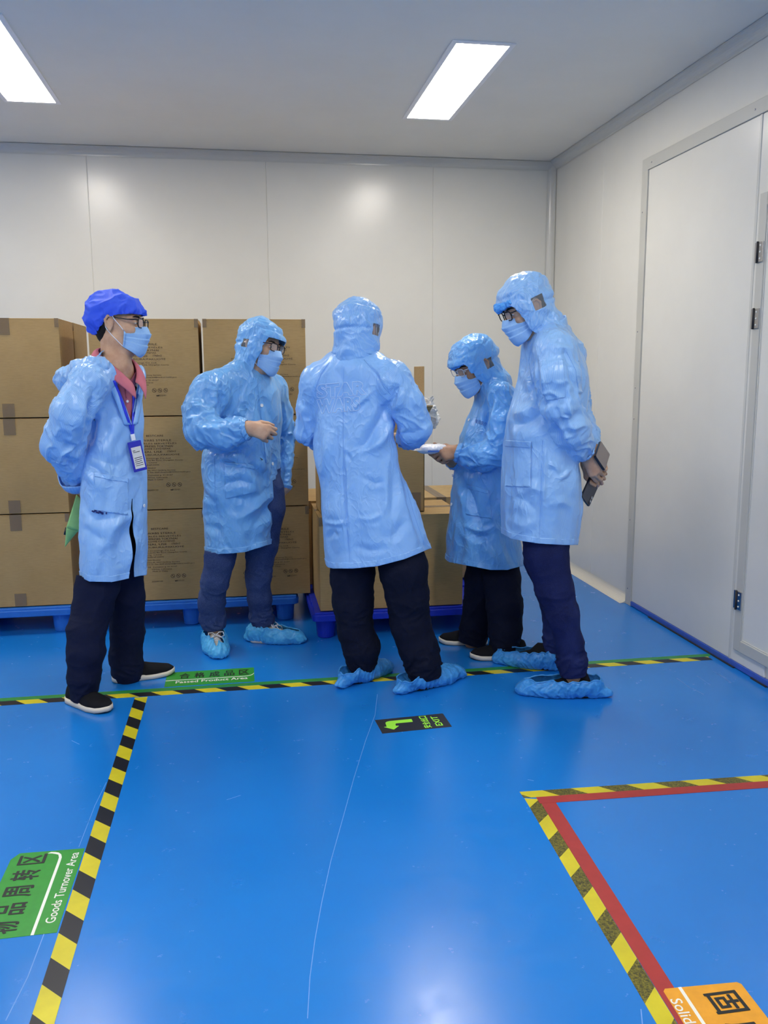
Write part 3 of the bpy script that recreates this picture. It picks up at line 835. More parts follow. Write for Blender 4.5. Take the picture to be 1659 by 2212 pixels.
# ------------------------------------------------------------------ measured joints and outlines of the five people (metres)
DATA = {}
DATA['P1'] = {
    'Y0': 3.78,
    'phi': -40,
    'torso': [[1.478, -0.5006, 3.78, 0.0445, 0.0356, 0.0356], [1.4534, -0.4934, 3.78, 0.0611, 0.0489, 0.0489], [1.4269, -0.4959, 3.78, 0.0943, 0.0707, 0.0707], [1.3889, -0.5003, 3.78, 0.1108, 0.0798, 0.0798], [1.3356, -0.5085, 3.78, 0.118, 0.0826, 0.0826], [1.2589, -0.5114, 3.78, 0.1235, 0.0865, 0.0865], [1.1818, -0.5126, 3.78, 0.1271, 0.0889, 0.0889], [1.1002, -0.5177, 3.78, 0.1347, 0.0943, 0.0943], [1.0261, -0.5241, 3.78, 0.1443, 0.101, 0.101], [0.9396, -0.5303, 3.78, 0.151, 0.1057, 0.1057], [0.8286, -0.5389, 3.78, 0.1574, 0.1133, 0.1133], [0.7085, -0.5442, 3.78, 0.1613, 0.1162, 0.1162], [0.6279, -0.5504, 3.78, 0.1618, 0.1165, 0.1165], [0.5406, -0.5582, 3.78, 0.155, 0.1116, 0.1116], [0.4445, -0.5645, 3.78, 0.1525, 0.1098, 0.1098]],
    'armR': [[-0.522, 3.74, 1.4267, 0.05], [-0.5827, 3.64, 1.3644, 0.074], [-0.6532, 3.6, 1.2494, 0.09], [-0.7115, 3.66, 1.1138, 0.08], [-0.6996, 3.74, 1.0186, 0.06], [-0.6923, 3.82, 0.9427, 0.043]],
    'armL': [[-0.4843, 3.82, 1.4309, 0.05], [-0.4868, 3.97, 1.3721, 0.066], [-0.5083, 4.02, 1.229, 0.07], [-0.5418, 4.02, 1.0852, 0.066], [-0.6072, 3.98, 0.9868, 0.055], [-0.6575, 3.94, 0.9269, 0.042]],
    'legR': [[-0.5912, 3.76, 0.6236, 0.092], [-0.6234, 3.75, 0.4958, 0.088], [-0.6433, 3.74, 0.418, 0.083], [-0.6668, 3.7, 0.3249, 0.076], [-0.672, 3.69, 0.2408, 0.077], [-0.6858, 3.69, 0.133, 0.066], [-0.6974, 3.7, 0.0265, 0.056]],
    'legL': [[-0.5315, 3.88, 0.5956, 0.092], [-0.5216, 3.9, 0.4111, 0.077], [-0.5358, 3.94, 0.228, 0.074], [-0.5483, 3.96, 0.1125, 0.073], [-0.5465, 3.97, 0.049, 0.068], [-0.5519, 3.975, -0.0038, 0.058]],
    'folds': [([(-0.5894, 1.3458), (-0.6057, 1.2217), (-0.631, 1.1063), (-0.6466, 1.0288)], 0.018, -0.012), ([(-0.5106, 1.2589), (-0.5433, 1.1725), (-0.5844, 1.1054)], 0.024, -0.007), ([(-0.5038, 1.2106), (-0.5365, 1.1239), (-0.574, 1.0565)], 0.02, 0.005), ([(-0.6429, 1.0287), (-0.5909, 0.9883), (-0.5606, 0.9581)], 0.02, -0.008), ([(-0.648, 1.0054), (-0.6119, 0.9495), (-0.5953, 0.9096)], 0.018, 0.006), ([(-0.6338, 1.0577), (-0.5606, 1.0268), (-0.5014, 1.0058)], 0.024, -0.006), ([(-0.4539, 0.8159), (-0.5127, 0.7877), (-0.5684, 0.7093), (-0.6109, 0.6302)], 0.028, 0.007), ([(-0.4406, 0.7753), (-0.5016, 0.7069), (-0.5441, 0.6275)], 0.028, -0.006), ([(-0.6562, 0.8322), (-0.6214, 0.7813), (-0.5356, 0.7885), (-0.4568, 0.836)], 0.018, -0.005), ([(-0.6696, 0.892), (-0.6479, 0.8121), (-0.6314, 0.7717)], 0.018, -0.006), ([(-0.6702, 0.7531), (-0.607, 0.7007), (-0.5589, 0.709)], 0.02, -0.005), ([(-0.7358, 1.0599), (-0.7098, 1.0302), (-0.6767, 1.0236)], 0.016, -0.01), ([(-0.7579, 1.1472), (-0.7057, 1.098), (-0.6495, 1.1066)], 0.024, -0.006), ([(-0.7221, 1.2805), (-0.6797, 1.2227), (-0.6341, 1.2125)], 0.028, -0.005), ([(-0.4441, 0.7047), (-0.4769, 0.6248), (-0.51, 0.5446)], 0.024, 0.006), ([(-0.6371, 0.6716), (-0.6221, 0.6003), (-0.6217, 0.5393)], 0.028, 0.005), ([(-0.6162, 1.2984), (-0.5999, 1.26), (-0.5989, 1.212)], 0.012, -0.008)],
    'head': ([-0.4805, 3.8, 1.5974], -14, 4, 2),
    'hem': [(-0.7033, 0.545), (-0.6573, 0.5185), (-0.5656, 0.5122), (-0.5014, 0.5237), (-0.4525, 0.5338), (-0.3743, 0.5386)],
    'wristR': [-0.683, 3.865, 0.9087],
    'wristL': [-0.6633, 3.93, 0.8996],
    'pocket': [(-0.6115, 0.9888), (-0.4771, 0.9619), (-0.4871, 0.8029), (-0.6223, 0.8312)],
    'ink': [(-0.6294, 0.8393), (-0.5904, 0.8282), (-0.5661, 0.8214), (-0.5669, 0.8075), (-0.6105, 0.8069), (-0.63, 0.8294)],
    'vbottom': (-0.4504, 1.1905),
    'slit': (-0.4122, 0.8846),
    'buttons': [(-0.4211, 1.0158), (-0.4201, 0.8409)],
    'inkc': (-0.6056, 0.8267),
    'shirtbuttons': [(-0.4626, 1.2834)],
    'shirtslit': [(-0.467, 1.3429), (-0.4656, 1.2969)],
    'hoodpts': [[-0.5353, 3.66, 1.4372], [-0.572, 3.66, 1.4191], [-0.6327, 3.74, 1.4048], [-0.7036, 3.86, 1.3706], [-0.6966, 3.98, 1.3695], [-0.5977, 3.99, 1.4327], [-0.5594, 3.96, 1.4481]],
    'hoodrad': [0.03, 0.04, 0.046, 0.056, 0.05, 0.04, 0.028],
    'badge': (-0.4478, 1.0538),
    'clip': (-0.4507, 1.1458),
    'strandR': [(-0.5121, 1.3699), (-0.4928, 1.3125), (-0.474, 1.243), (-0.4565, 1.1809), (-0.4505, 1.1497)],
    'strandL': [(-0.4354, 1.3388), (-0.4394, 1.2581), (-0.4442, 1.2001), (-0.4486, 1.1496)],
    'paper': [[-0.7155, 3.92, 0.8779], [-0.6749, 3.95, 0.823], [-0.7012, 3.97, 0.6995], [-0.769, 3.93, 0.7299], [-0.7861, 3.96, 0.6373], [-0.709, 3.98, 0.7295], [-0.7719, 3.95, 0.7265], [-0.7797, 3.95, 0.6955]],
    'chest': (-0.4166, 1.3021),
    'tab': [[-0.4212, 3.8, 1.3672], [-0.3998, 3.8, 1.342], [-0.4083, 3.8, 1.3228], [-0.4296, 3.8, 1.35]],
}
DATA['P2'] = {
    'Y0': 4.36,
    'phi': -44,
    'torso': [[1.4326, 0.0686, 4.36, 0.0586, 0.0498, 0.0498], [1.4058, 0.0526, 4.36, 0.101, 0.0808, 0.0808], [1.3609, 0.0433, 4.36, 0.1483, 0.1112, 0.1112], [1.2977, 0.0442, 4.36, 0.1687, 0.1214, 0.1214], [1.2069, 0.044, 4.36, 0.1769, 0.1273, 0.1273], [1.1156, 0.0401, 4.36, 0.1793, 0.1327, 0.1327], [1.0334, 0.011, 4.36, 0.207, 0.1573, 0.1573], [0.9481, 0.0027, 4.36, 0.2114, 0.1649, 0.1649], [0.8388, -0.0021, 4.36, 0.2036, 0.1588, 0.1588], [0.7452, -0.0064, 4.36, 0.1981, 0.1545, 0.1545], [0.6153, -0.0094, 4.36, 0.1978, 0.1543, 0.1543], [0.4961, -0.0109, 4.36, 0.1962, 0.153, 0.153], [0.388, -0.0131, 4.36, 0.1957, 0.1526, 0.1526]],
    'armR': [[-0.011, 4.3, 1.3972, 0.055], [-0.1387, 4.22, 1.3201, 0.088], [-0.1754, 4.18, 1.2177, 0.094], [-0.1745, 4.13, 1.134, 0.084], [-0.0827, 4.085, 1.1248, 0.074], [-0.0084, 4.06, 1.1338, 0.066], [0.0255, 4.045, 1.1427, 0.05]],
    'armL': [[0.1029, 4.42, 1.4101, 0.05], [0.1779, 4.52, 1.3162, 0.062], [0.2142, 4.55, 1.1963, 0.056], [0.2323, 4.54, 1.0718, 0.052], [0.2236, 4.48, 0.9377, 0.046], [0.2111, 4.43, 0.8192, 0.04]],
    'legR': [[-0.1042, 4.3, 0.6177, 0.1], [-0.1204, 4.3, 0.4775, 0.074], [-0.1491, 4.3, 0.3723, 0.066], [-0.1705, 4.34, 0.2555, 0.065], [-0.1678, 4.37, 0.162, 0.06], [-0.1629, 4.375, 0.1088, 0.053]],
    'legL': [[0.1064, 4.4, 0.7237, 0.112], [0.0871, 4.4, 0.5323, 0.082], [0.0655, 4.4, 0.3507, 0.064], [0.0701, 4.42, 0.247, 0.063], [0.0774, 4.45, 0.1388, 0.06], [0.0905, 4.455, 0.0863, 0.057]],
    'folds': [([(-0.0889, 1.3439), (-0.0876, 1.2538), (-0.0994, 1.1725)], 0.016, -0.014), ([(-0.0406, 1.1853), (-0.0038, 1.2075), (0.0222, 1.173)], 0.016, 0.006), ([(-0.1103, 1.118), (-0.0442, 1.0757), (0.0187, 1.0585)], 0.018, -0.006), ([(-0.1753, 1.1758), (-0.1201, 1.1591), (-0.0637, 1.1674)], 0.018, -0.007), ([(-0.2415, 1.188), (-0.1993, 1.1308), (-0.1099, 1.1294)], 0.02, 0.006), ([(-0.1808, 1.0325), (-0.1144, 1.0036), (-0.0235, 1.0156), (0.0455, 1.0419)], 0.016, -0.01), ([(0.0439, 0.9888), (0.088, 0.9298), (0.1218, 0.9057)], 0.024, 0.01), ([(-0.0455, 1.0367), (0.0325, 0.989), (0.0785, 0.9184), (0.1275, 0.8587)], 0.024, -0.008), ([(-0.1377, 0.9811), (-0.0712, 0.9451), (0.0192, 0.9267)], 0.024, -0.006), ([(-0.0973, 0.846), (-0.0055, 0.8668), (0.0581, 0.8488)], 0.018, -0.008), ([(-0.0539, 0.7817), (0.0143, 0.768), (0.0844, 0.8012)], 0.018, -0.006), ([(0.1537, 0.7993), (0.0827, 0.7424), (0.0118, 0.6856), (-0.0464, 0.6639)], 0.02, 0.008), ([(0.1574, 0.7638), (0.1045, 0.6944), (0.0439, 0.6014)], 0.024, -0.008), ([(-0.189, 0.8159), (-0.1562, 0.7847), (-0.1326, 0.7489)], 0.016, -0.008), ([(-0.121, 0.8187), (-0.1288, 0.7254), (-0.1239, 0.6075), (-0.1319, 0.5128)], 0.012, -0.004), ([(0.0977, 1.2745), (0.1085, 1.1718), (0.1256, 1.045), (0.1415, 0.9518)], 0.008, -0.004), ([(0.1564, 0.9048), (0.168, 0.9978), (0.1835, 1.067)], 0.024, -0.008), ([(-0.1698, 1.3221), (-0.1501, 1.2545), (-0.116, 1.209)], 0.024, -0.006), ([(-0.2384, 1.2667), (-0.2065, 1.2327), (-0.1732, 1.2323)], 0.016, 0.006), ([(-0.1837, 0.6567), (-0.1395, 0.6198), (-0.1073, 0.5594)], 0.02, -0.006), ([(-0.0138, 0.6035), (0.0562, 0.6248), (0.1503, 0.6692)], 0.028, 0.005), ([(0.0542, 1.3315), (0.0067, 1.2528), (-0.0398, 1.208)], 0.04, 0.006)],
    'head': ([0.1113, 4.36, 1.5175], -38, 8, 10),
    'hem': [(-0.1959, 0.5129), (-0.1393, 0.4964), (-0.0518, 0.4977), (0.0062, 0.5025), (0.0929, 0.5255), (0.1635, 0.5468), (0.2178, 0.5592)],
    'wristR': [0.0362, 4.035, 1.1516],
    'wristL': [0.1906, 4.41, 0.789],
    'pocket': [(-0.0819, 0.9638), (0.0608, 0.942), (0.0684, 0.8087), (-0.0814, 0.7802)],
    'openline': [(0.1509, 0.8722), (0.1559, 0.707), (0.1594, 0.5685), (0.1656, 0.5347)],
    'buttons': [(0.1058, 1.238), (0.1506, 0.947)],
    'placket': [(0.0906, 1.3425), (0.1067, 1.3514), (0.1369, 0.9519), (0.1208, 0.9523)],
    'stain': [(-0.0719, 0.8593), (-0.0562, 0.8519), (-0.0588, 0.8403), (-0.0677, 0.8475)],
    'stainb': [(0.0894, 0.9809), (0.1051, 0.9689), (0.1004, 0.9644)],
    'seams': [[(-0.1306, 0.9925), (-0.1337, 0.8423), (-0.1288, 0.7254), (-0.1239, 0.6075), (-0.1248, 0.5173)], [(-0.083, 1.3841), (-0.0846, 1.2764), (-0.0988, 1.1906)]],
}
DATA['P3'] = {
    'Y0': 3.72,
    'phi': 60,
    'torso': [[1.4843, 0.4871, 3.72, 0.0821, 0.0739, 0.0739], [1.461, 0.4878, 3.72, 0.0996, 0.0847, 0.0847], [1.4376, 0.4941, 3.72, 0.1403, 0.1052, 0.1052], [1.4064, 0.4955, 3.72, 0.1597, 0.1118, 0.1118], [1.3477, 0.4906, 3.72, 0.1691, 0.1116, 0.1116], [1.269, 0.4866, 3.72, 0.1732, 0.1108, 0.1108], [1.2096, 0.4839, 3.72, 0.1777, 0.1137, 0.1137], [1.13, 0.4809, 3.72, 0.1824, 0.1168, 0.1168], [1.0435, 0.4909, 3.72, 0.1924, 0.1231, 0.1231], [0.9929, 0.4986, 3.72, 0.1965, 0.1297, 0.1297], [0.9276, 0.5132, 3.72, 0.1996, 0.1357, 0.1357], [0.8823, 0.5272, 3.72, 0.2016, 0.1411, 0.1411], [0.8039, 0.5418, 3.72, 0.2172, 0.1564, 0.1564], [0.7079, 0.5635, 3.72, 0.2306, 0.166, 0.166], [0.628, 0.5814, 3.72, 0.2398, 0.1726, 0.1726], [0.5477, 0.5922, 3.72, 0.2458, 0.177, 0.177], [0.4456, 0.6009, 3.72, 0.25, 0.18, 0.18]],
    'armR': [[0.5821, 3.68, 1.4253, 0.055], [0.6411, 3.62, 1.3709, 0.072], [0.6964, 3.6, 1.2746, 0.072], [0.7362, 3.62, 1.168, 0.07], [0.7439, 3.76, 1.1186, 0.064], [0.7543, 3.9, 1.1, 0.052]],
    'armL': [[0.4034, 3.76, 1.4266, 0.055], [0.334, 3.8, 1.3598, 0.068], [0.3021, 3.83, 1.2472, 0.06], [0.2942, 3.86, 1.1398, 0.058], [0.3789, 3.98, 1.0709, 0.052], [0.4849, 4.06, 1.0581, 0.045]],
    'legR': [[0.6701, 3.66, 0.6554, 0.098], [0.6847, 3.64, 0.5451, 0.104], [0.7051, 3.65, 0.4164, 0.092], [0.7237, 3.66, 0.2854, 0.087], [0.7575, 3.65, 0.1795, 0.086], [0.7745, 3.64, 0.1214, 0.078], [0.7799, 3.645, 0.0544, 0.074]],
    'legL': [[0.4813, 3.78, 0.639, 0.096], [0.473, 3.76, 0.5058, 0.098], [0.4778, 3.76, 0.3774, 0.089], [0.4882, 3.77, 0.2398, 0.078], [0.515, 3.77, 0.1551, 0.083], [0.5173, 3.775, 0.0983, 0.066], [0.5197, 3.78, 0.0565, 0.062]],
    'folds': [([(0.6483, 1.2752), (0.5929, 1.1782), (0.5312, 1.085), (0.4945, 1.0596)], 0.022, -0.013), ([(0.6581, 1.1973), (0.6087, 1.1077), (0.5674, 1.0379)], 0.024, 0.008), ([(0.4392, 1.1606), (0.435, 0.9904), (0.4428, 0.8071), (0.4532, 0.6623), (0.4602, 0.5577)], 0.006, -0.005), ([(0.5306, 1.455), (0.5822, 1.3942), (0.6181, 1.3369), (0.6484, 1.303)], 0.006, -0.004), ([(0.3836, 1.4458), (0.3393, 1.3878), (0.3142, 1.3101)], 0.006, -0.003), ([(0.3852, 1.1615), (0.3653, 1.0422), (0.3397, 0.9523)], 0.024, 0.008), ([(0.4153, 1.171), (0.3934, 1.0416), (0.3588, 0.8912)], 0.02, -0.006), ([(0.6946, 1.0352), (0.7192, 0.9223), (0.7525, 0.7974), (0.7778, 0.713), (0.8075, 0.6278)], 0.01, 0.006), ([(0.6822, 1.0355), (0.7068, 0.9226), (0.7379, 0.7978), (0.7651, 0.7135), (0.7905, 0.6284)], 0.01, -0.006), ([(0.4662, 1.2297), (0.529, 1.2844), (0.5736, 1.3215)], 0.01, 0.006), ([(0.5736, 1.3215), (0.6014, 1.2479), (0.6419, 1.2075)], 0.014, -0.006), ([(0.4945, 1.0596), (0.5555, 1.0725), (0.6169, 1.1076)], 0.014, 0.005), ([(0.4737, 1.0097), (0.4538, 1.0403), (0.4379, 1.0608)], 0.01, -0.004), ([(0.6461, 0.7592), (0.6611, 0.8827), (0.6533, 1.0056)], 0.02, -0.006), ([(0.6044, 0.7191), (0.6278, 0.8425), (0.6244, 0.986)], 0.02, 0.006), ([(0.5136, 0.948), (0.5747, 0.9158), (0.6262, 0.9247)], 0.012, -0.004), ([(0.3485, 0.7527), (0.4093, 0.7424), (0.4543, 0.7491)], 0.01, 0.005), ([(0.3574, 0.6762), (0.3884, 0.7061), (0.4187, 0.6843)], 0.012, -0.005), ([(0.4694, 0.6409), (0.5518, 0.6168), (0.6351, 0.624)], 0.016, -0.004), ([(0.4913, 0.7644), (0.5529, 0.7582), (0.6151, 0.781)], 0.012, 0.004), ([(0.719, 0.7568), (0.6771, 0.6957), (0.6352, 0.6554)], 0.02, -0.006), ([(0.3396, 1.4072), (0.3107, 1.3296), (0.2855, 1.2517)], 0.02, 0.005), ([(0.6953, 1.3363), (0.6829, 1.2768), (0.6582, 1.2272)], 0.02, 0.01), ([(0.6831, 1.3463), (0.6625, 1.287), (0.6481, 1.2473)], 0.016, -0.01), ([(0.5985, 1.4255), (0.6102, 1.3665), (0.622, 1.3072)], 0.016, 0.006), ([(0.3083, 1.2022), (0.3146, 1.1131), (0.3328, 1.0129)], 0.016, -0.006), ([(0.2544, 1.2716), (0.2668, 1.2028), (0.2796, 1.1533)], 0.016, 0.006), ([(0.2658, 1.1535), (0.2848, 1.1136), (0.3041, 1.0834)], 0.016, -0.005), ([(0.6989, 1.1464), (0.7401, 1.1296), (0.7917, 1.155)], 0.02, -0.004)],
    'head': ([0.5144, 3.74, 1.5586], 48, 10, 4),
    'hem': [(0.3452, 0.5542), (0.388, 0.544), (0.4724, 0.5404), (0.5825, 0.5462), (0.7041, 0.5728), (0.761, 0.5937), (0.8202, 0.6167)],
    'wristR': [0.7559, 3.92, 1.0942],
    'wristL': [0.5028, 4.08, 1.0561],
    'seams': [[(0.4427, 1.4262), (0.4372, 1.1607), (0.435, 0.9904), (0.4428, 0.8071), (0.4532, 0.6623), (0.4643, 0.5533)], [(0.5306, 1.4531), (0.5822, 1.3942), (0.6181, 1.3369), (0.6463, 1.303)], [(0.3836, 1.4419), (0.3433, 1.3917), (0.3183, 1.3179)], [(0.6904, 1.0252), (0.715, 0.9018), (0.7462, 0.7872), (0.7736, 0.7027), (0.799, 0.6281)]],
}
DATA['P4'] = {
    'Y0': 4.12,
    'phi': 203,
    'torso': [[1.3703, 1.2165, 4.12, 0.0617, 0.0555, 0.0555], [1.3324, 1.2216, 4.12, 0.0731, 0.0621, 0.0621], [1.2921, 1.2267, 4.12, 0.0852, 0.0681, 0.0681], [1.2249, 1.2181, 4.12, 0.1049, 0.0839, 0.0839], [1.1619, 1.2071, 4.12, 0.1223, 0.0979, 0.0979], [1.06, 1.1942, 4.12, 0.1408, 0.1155, 0.1155], [0.9368, 1.1826, 4.12, 0.1579, 0.1326, 0.1326], [0.8376, 1.1838, 4.12, 0.1681, 0.1412, 0.1412], [0.7774, 1.1833, 4.12, 0.1746, 0.1467, 0.1467], [0.6278, 1.1837, 4.12, 0.1914, 0.1608, 0.1608], [0.4599, 1.1831, 4.12, 0.2097, 0.1762, 0.1762], [0.3427, 1.1844, 4.12, 0.2205, 0.1852, 0.1852]],
    'armR': [[1.1869, 4.12, 1.3372, 0.05], [1.2464, 4.24, 1.2753, 0.062], [1.2358, 4.28, 1.1365, 0.062], [1.201, 4.28, 0.9955, 0.062], [1.0953, 4.2, 0.97, 0.055], [1.0281, 4.14, 0.9658, 0.045]],
    'armL': [[1.2014, 4.09, 1.3419, 0.05], [1.2228, 3.99, 1.2822, 0.066], [1.2153, 3.93, 1.1676, 0.068], [1.1919, 3.92, 1.0386, 0.076], [1.1172, 3.94, 0.999, 0.072], [1.0487, 3.97, 1.0064, 0.062], [1.0151, 3.98, 1.0194, 0.045]],
    'legR': [[1.2035, 4.18, 0.5089, 0.09], [1.1896, 4.15, 0.3595, 0.088], [1.1797, 4.16, 0.2118, 0.082], [1.1641, 4.17, 0.1117, 0.078], [1.1455, 4.17, 0.0188, 0.072]],
    'legL': [[1.2643, 4.1, 0.5226, 0.09], [1.2547, 4.03, 0.3852, 0.09], [1.2589, 3.99, 0.2539, 0.088], [1.2601, 3.98, 0.1386, 0.082], [1.2558, 3.975, 0.0263, 0.074]],
    'folds': [([(1.2157, 1.281), (1.1935, 1.2027), (1.1853, 1.1124)], 0.014, -0.01), ([(1.246, 1.292), (1.2263, 1.2023), (1.2135, 1.112)], 0.018, 0.006), ([(1.1907, 1.0669), (1.2147, 1.0323), (1.2503, 1.0202)], 0.016, -0.01), ([(1.0738, 1.0464), (1.1209, 1.0114), (1.1916, 0.9985)], 0.018, 0.006), ([(1.0627, 0.9784), (1.0981, 0.9548), (1.1688, 0.9441)], 0.018, -0.006), ([(1.0397, 0.9333), (1.0986, 0.9044), (1.1691, 0.9188), (1.2516, 0.9399)], 0.016, -0.01), ([(1.0874, 0.8518), (1.1236, 0.7699), (1.1481, 0.6993), (1.1727, 0.64)], 0.02, -0.01), ([(1.149, 0.6291), (1.22, 0.6736), (1.2544, 0.766)], 0.02, 0.01), ([(1.0774, 0.655), (1.1253, 0.6182), (1.185, 0.609), (1.2564, 0.6442)], 0.018, 0.01), ([(1.0848, 0.6314), (1.1495, 0.5821), (1.2214, 0.5794)], 0.018, -0.008), ([(1.2648, 0.8587), (1.2428, 0.7431), (1.1967, 0.6274)], 0.02, -0.008), ([(1.052, 0.8643), (1.0766, 0.7481), (1.0893, 0.6546)], 0.02, 0.007), ([(1.119, 1.1812), (1.0967, 1.0913), (1.0738, 1.0464)], 0.016, 0.004), ([(1.1498, 0.5585), (1.2228, 0.4846), (1.272, 0.4229)], 0.024, 0.006), ([(1.0781, 0.5847), (1.055, 0.515), (1.0436, 0.4564)], 0.024, -0.006), ([(1.2932, 0.6004), (1.3191, 0.5046), (1.3447, 0.4318)], 0.024, -0.006)],
    'head': ([1.1302, 4.12, 1.424], 196, 24, 0),
    'hem': [(0.9723, 0.4688), (1.0317, 0.4545), (1.0818, 0.4429), (1.2214, 0.4107), (1.3111, 0.4069), (1.401, 0.427)],
    'wristL': [1.0208, 3.985, 1.0276],
    'wristR': [1.0161, 4.12, 0.9703],
    'pocket': [(1.0992, 0.8492), (1.2084, 0.8139), (1.2248, 0.6734), (1.0912, 0.7012)],
    'buttons': [(1.1076, 1.1633), (1.0284, 0.8947), (1.0224, 0.7498)],
    'tab': [(1.1384, 1.12), (1.169, 1.1082), (1.1668, 1.0946), (1.1362, 1.1065)],
    'chest': (1.1614, 1.1513),
    'package': [[0.8314, 4.0, 1.0389], [0.9776, 4.03, 1.0356]],
}
DATA['P5'] = {
    'Y0': 3.58,
    'phi': 192,
    'torso': [[1.5856, 1.2947, 3.58, 0.0831, 0.0706, 0.0706], [1.553, 1.2909, 3.58, 0.1106, 0.0907, 0.0907], [1.499, 1.306, 3.58, 0.1362, 0.109, 0.109], [1.4408, 1.3195, 3.58, 0.1518, 0.1184, 0.1184], [1.3725, 1.3233, 3.58, 0.1602, 0.1345, 0.1345], [1.3039, 1.3156, 3.58, 0.1698, 0.146, 0.146], [1.2112, 1.3, 3.58, 0.1836, 0.1616, 0.1616], [1.1179, 1.2868, 3.58, 0.1835, 0.1614, 0.1614], [1.036, 1.2783, 3.58, 0.182, 0.1547, 0.1547], [0.9531, 1.2853, 3.58, 0.1901, 0.1616, 0.1616], [0.8083, 1.2888, 3.58, 0.1934, 0.1644, 0.1644], [0.7055, 1.2853, 3.58, 0.1857, 0.1579, 0.1579], [0.6455, 1.2827, 3.58, 0.1776, 0.1509, 0.1509], [0.5327, 1.2835, 3.58, 0.1719, 0.1462, 0.1462]],
    'armR': [[1.3689, 3.62, 1.5548, 0.055], [1.4444, 3.7, 1.4721, 0.066], [1.4866, 3.74, 1.3192, 0.064], [1.513, 3.72, 1.1997, 0.056], [1.5241, 3.64, 1.1218, 0.047], [1.5157, 3.59, 1.0728, 0.04]],
    'armL': [[1.2906, 3.52, 1.5505, 0.055], [1.2753, 3.42, 1.4834, 0.082], [1.2692, 3.38, 1.3739, 0.094], [1.2924, 3.37, 1.2532, 0.084], [1.3467, 3.4, 1.1567, 0.084], [1.3991, 3.44, 1.0913, 0.068], [1.4286, 3.46, 1.0618, 0.046]],
    'legR': [[1.3428, 3.66, 0.7039, 0.11], [1.3524, 3.7, 0.546, 0.088], [1.4161, 3.74, 0.3805, 0.074], [1.4479, 3.76, 0.2393, 0.066], [1.4539, 3.77, 0.1567, 0.066], [1.4535, 3.77, 0.0883, 0.06]],
    'legL': [[1.2948, 3.53, 0.7388, 0.105], [1.2893, 3.5, 0.6122, 0.093], [1.3198, 3.47, 0.4641, 0.08], [1.3492, 3.44, 0.3574, 0.069], [1.3784, 3.43, 0.2345, 0.06], [1.3915, 3.43, 0.1502, 0.065], [1.3974, 3.43, 0.0951, 0.063]],
    'folds': [([(1.2535, 1.4507), (1.2474, 1.3633), (1.2678, 1.2847), (1.3005, 1.2252)], 0.016, -0.01), ([(1.2877, 1.402), (1.2814, 1.3239), (1.2949, 1.2805)], 0.016, 0.006), ([(1.3024, 1.2291), (1.3444, 1.145), (1.371, 1.0945), (1.432, 1.0328)], 0.014, -0.014), ([(1.3741, 1.2043), (1.427, 1.1936), (1.4725, 1.2229)], 0.02, -0.006), ([(1.3966, 1.1541), (1.4494, 1.1533), (1.4946, 1.1927)], 0.02, 0.006), ([(1.3521, 1.2443), (1.375, 1.1744), (1.3912, 1.1242)], 0.02, -0.006), ([(1.1456, 1.2173), (1.2072, 1.2264), (1.2682, 1.269)], 0.024, 0.006), ([(1.136, 1.178), (1.1979, 1.1771), (1.29, 1.2253)], 0.024, -0.008), ([(1.1268, 1.1188), (1.1993, 1.1076), (1.3025, 1.1457)], 0.028, 0.005), ([(1.2868, 1.106), (1.2851, 1.0057), (1.2839, 0.8842), (1.2826, 0.7614), (1.2831, 0.6539)], 0.01, -0.004), ([(1.2993, 1.1058), (1.2998, 1.0054), (1.2965, 0.8838), (1.2954, 0.761)], 0.008, 0.004), ([(1.3166, 1.005), (1.3488, 0.9841), (1.3662, 0.9634)], 0.012, 0.006), ([(1.3608, 0.931), (1.3922, 0.9465), (1.4252, 0.9782)], 0.01, 0.006), ([(1.2036, 0.9067), (1.2668, 0.8948), (1.31, 0.8528)], 0.02, 0.007), ([(1.1521, 0.8676), (1.2261, 0.8349), (1.28, 0.7821)], 0.02, -0.006), ([(1.3108, 0.8221), (1.3849, 0.8301), (1.45, 0.7972)], 0.018, 0.004), ([(1.3654, 1.5086), (1.3991, 1.421), (1.4452, 1.2829)], 0.012, -0.006), ([(1.3138, 1.5087), (1.3451, 1.4951), (1.4071, 1.4989)], 0.014, 0.006), ([(1.1829, 1.4025), (1.2149, 1.344), (1.2364, 1.3047)], 0.016, 0.006), ([(1.1746, 1.3052), (1.2258, 1.3146), (1.2563, 1.3339)], 0.012, -0.004), ([(1.4431, 1.4794), (1.4672, 1.3814), (1.4789, 1.2825)], 0.02, 0.004), ([(1.1436, 0.766), (1.2072, 0.7331), (1.2704, 0.7412)], 0.024, 0.005)],
    'head': ([1.2019, 3.58, 1.6577], 187, 25, 0),
    'hem': [(1.1028, 0.706), (1.1536, 0.6774), (1.2108, 0.6629), (1.2832, 0.6498), (1.3969, 0.6392), (1.4638, 0.6366)],
    'wristL': [1.4415, 3.465, 1.0473],
    'wristR': [1.4799, 3.56, 1.0074],
    'pocket': [(1.1249, 1.107), (1.2369, 1.101), (1.2393, 0.9017), (1.1222, 0.9089)],
    'buttons': [(1.1369, 1.243)],
    'patch': [(1.2621, 1.4371), (1.3713, 1.4465), (1.3843, 1.2875), (1.2951, 1.2726)],
    'phones': [[1.4256, 3.475, 0.8684], [1.4825, 3.525, 0.815], [1.5177, 3.535, 0.9607], [1.4577, 3.42, 1.0454], [1.5029, 3.42, 0.984], [1.5475, 3.54, 1.0763]],
    'seams': [[(1.2868, 1.106), (1.2851, 1.0057), (1.2839, 0.8842), (1.2826, 0.7614), (1.283, 0.6581)], [(1.231, 1.5375), (1.2169, 1.4412), (1.2355, 1.3438)], [(1.3849, 1.4795), (1.4289, 1.4013), (1.4446, 1.3027)]],
}

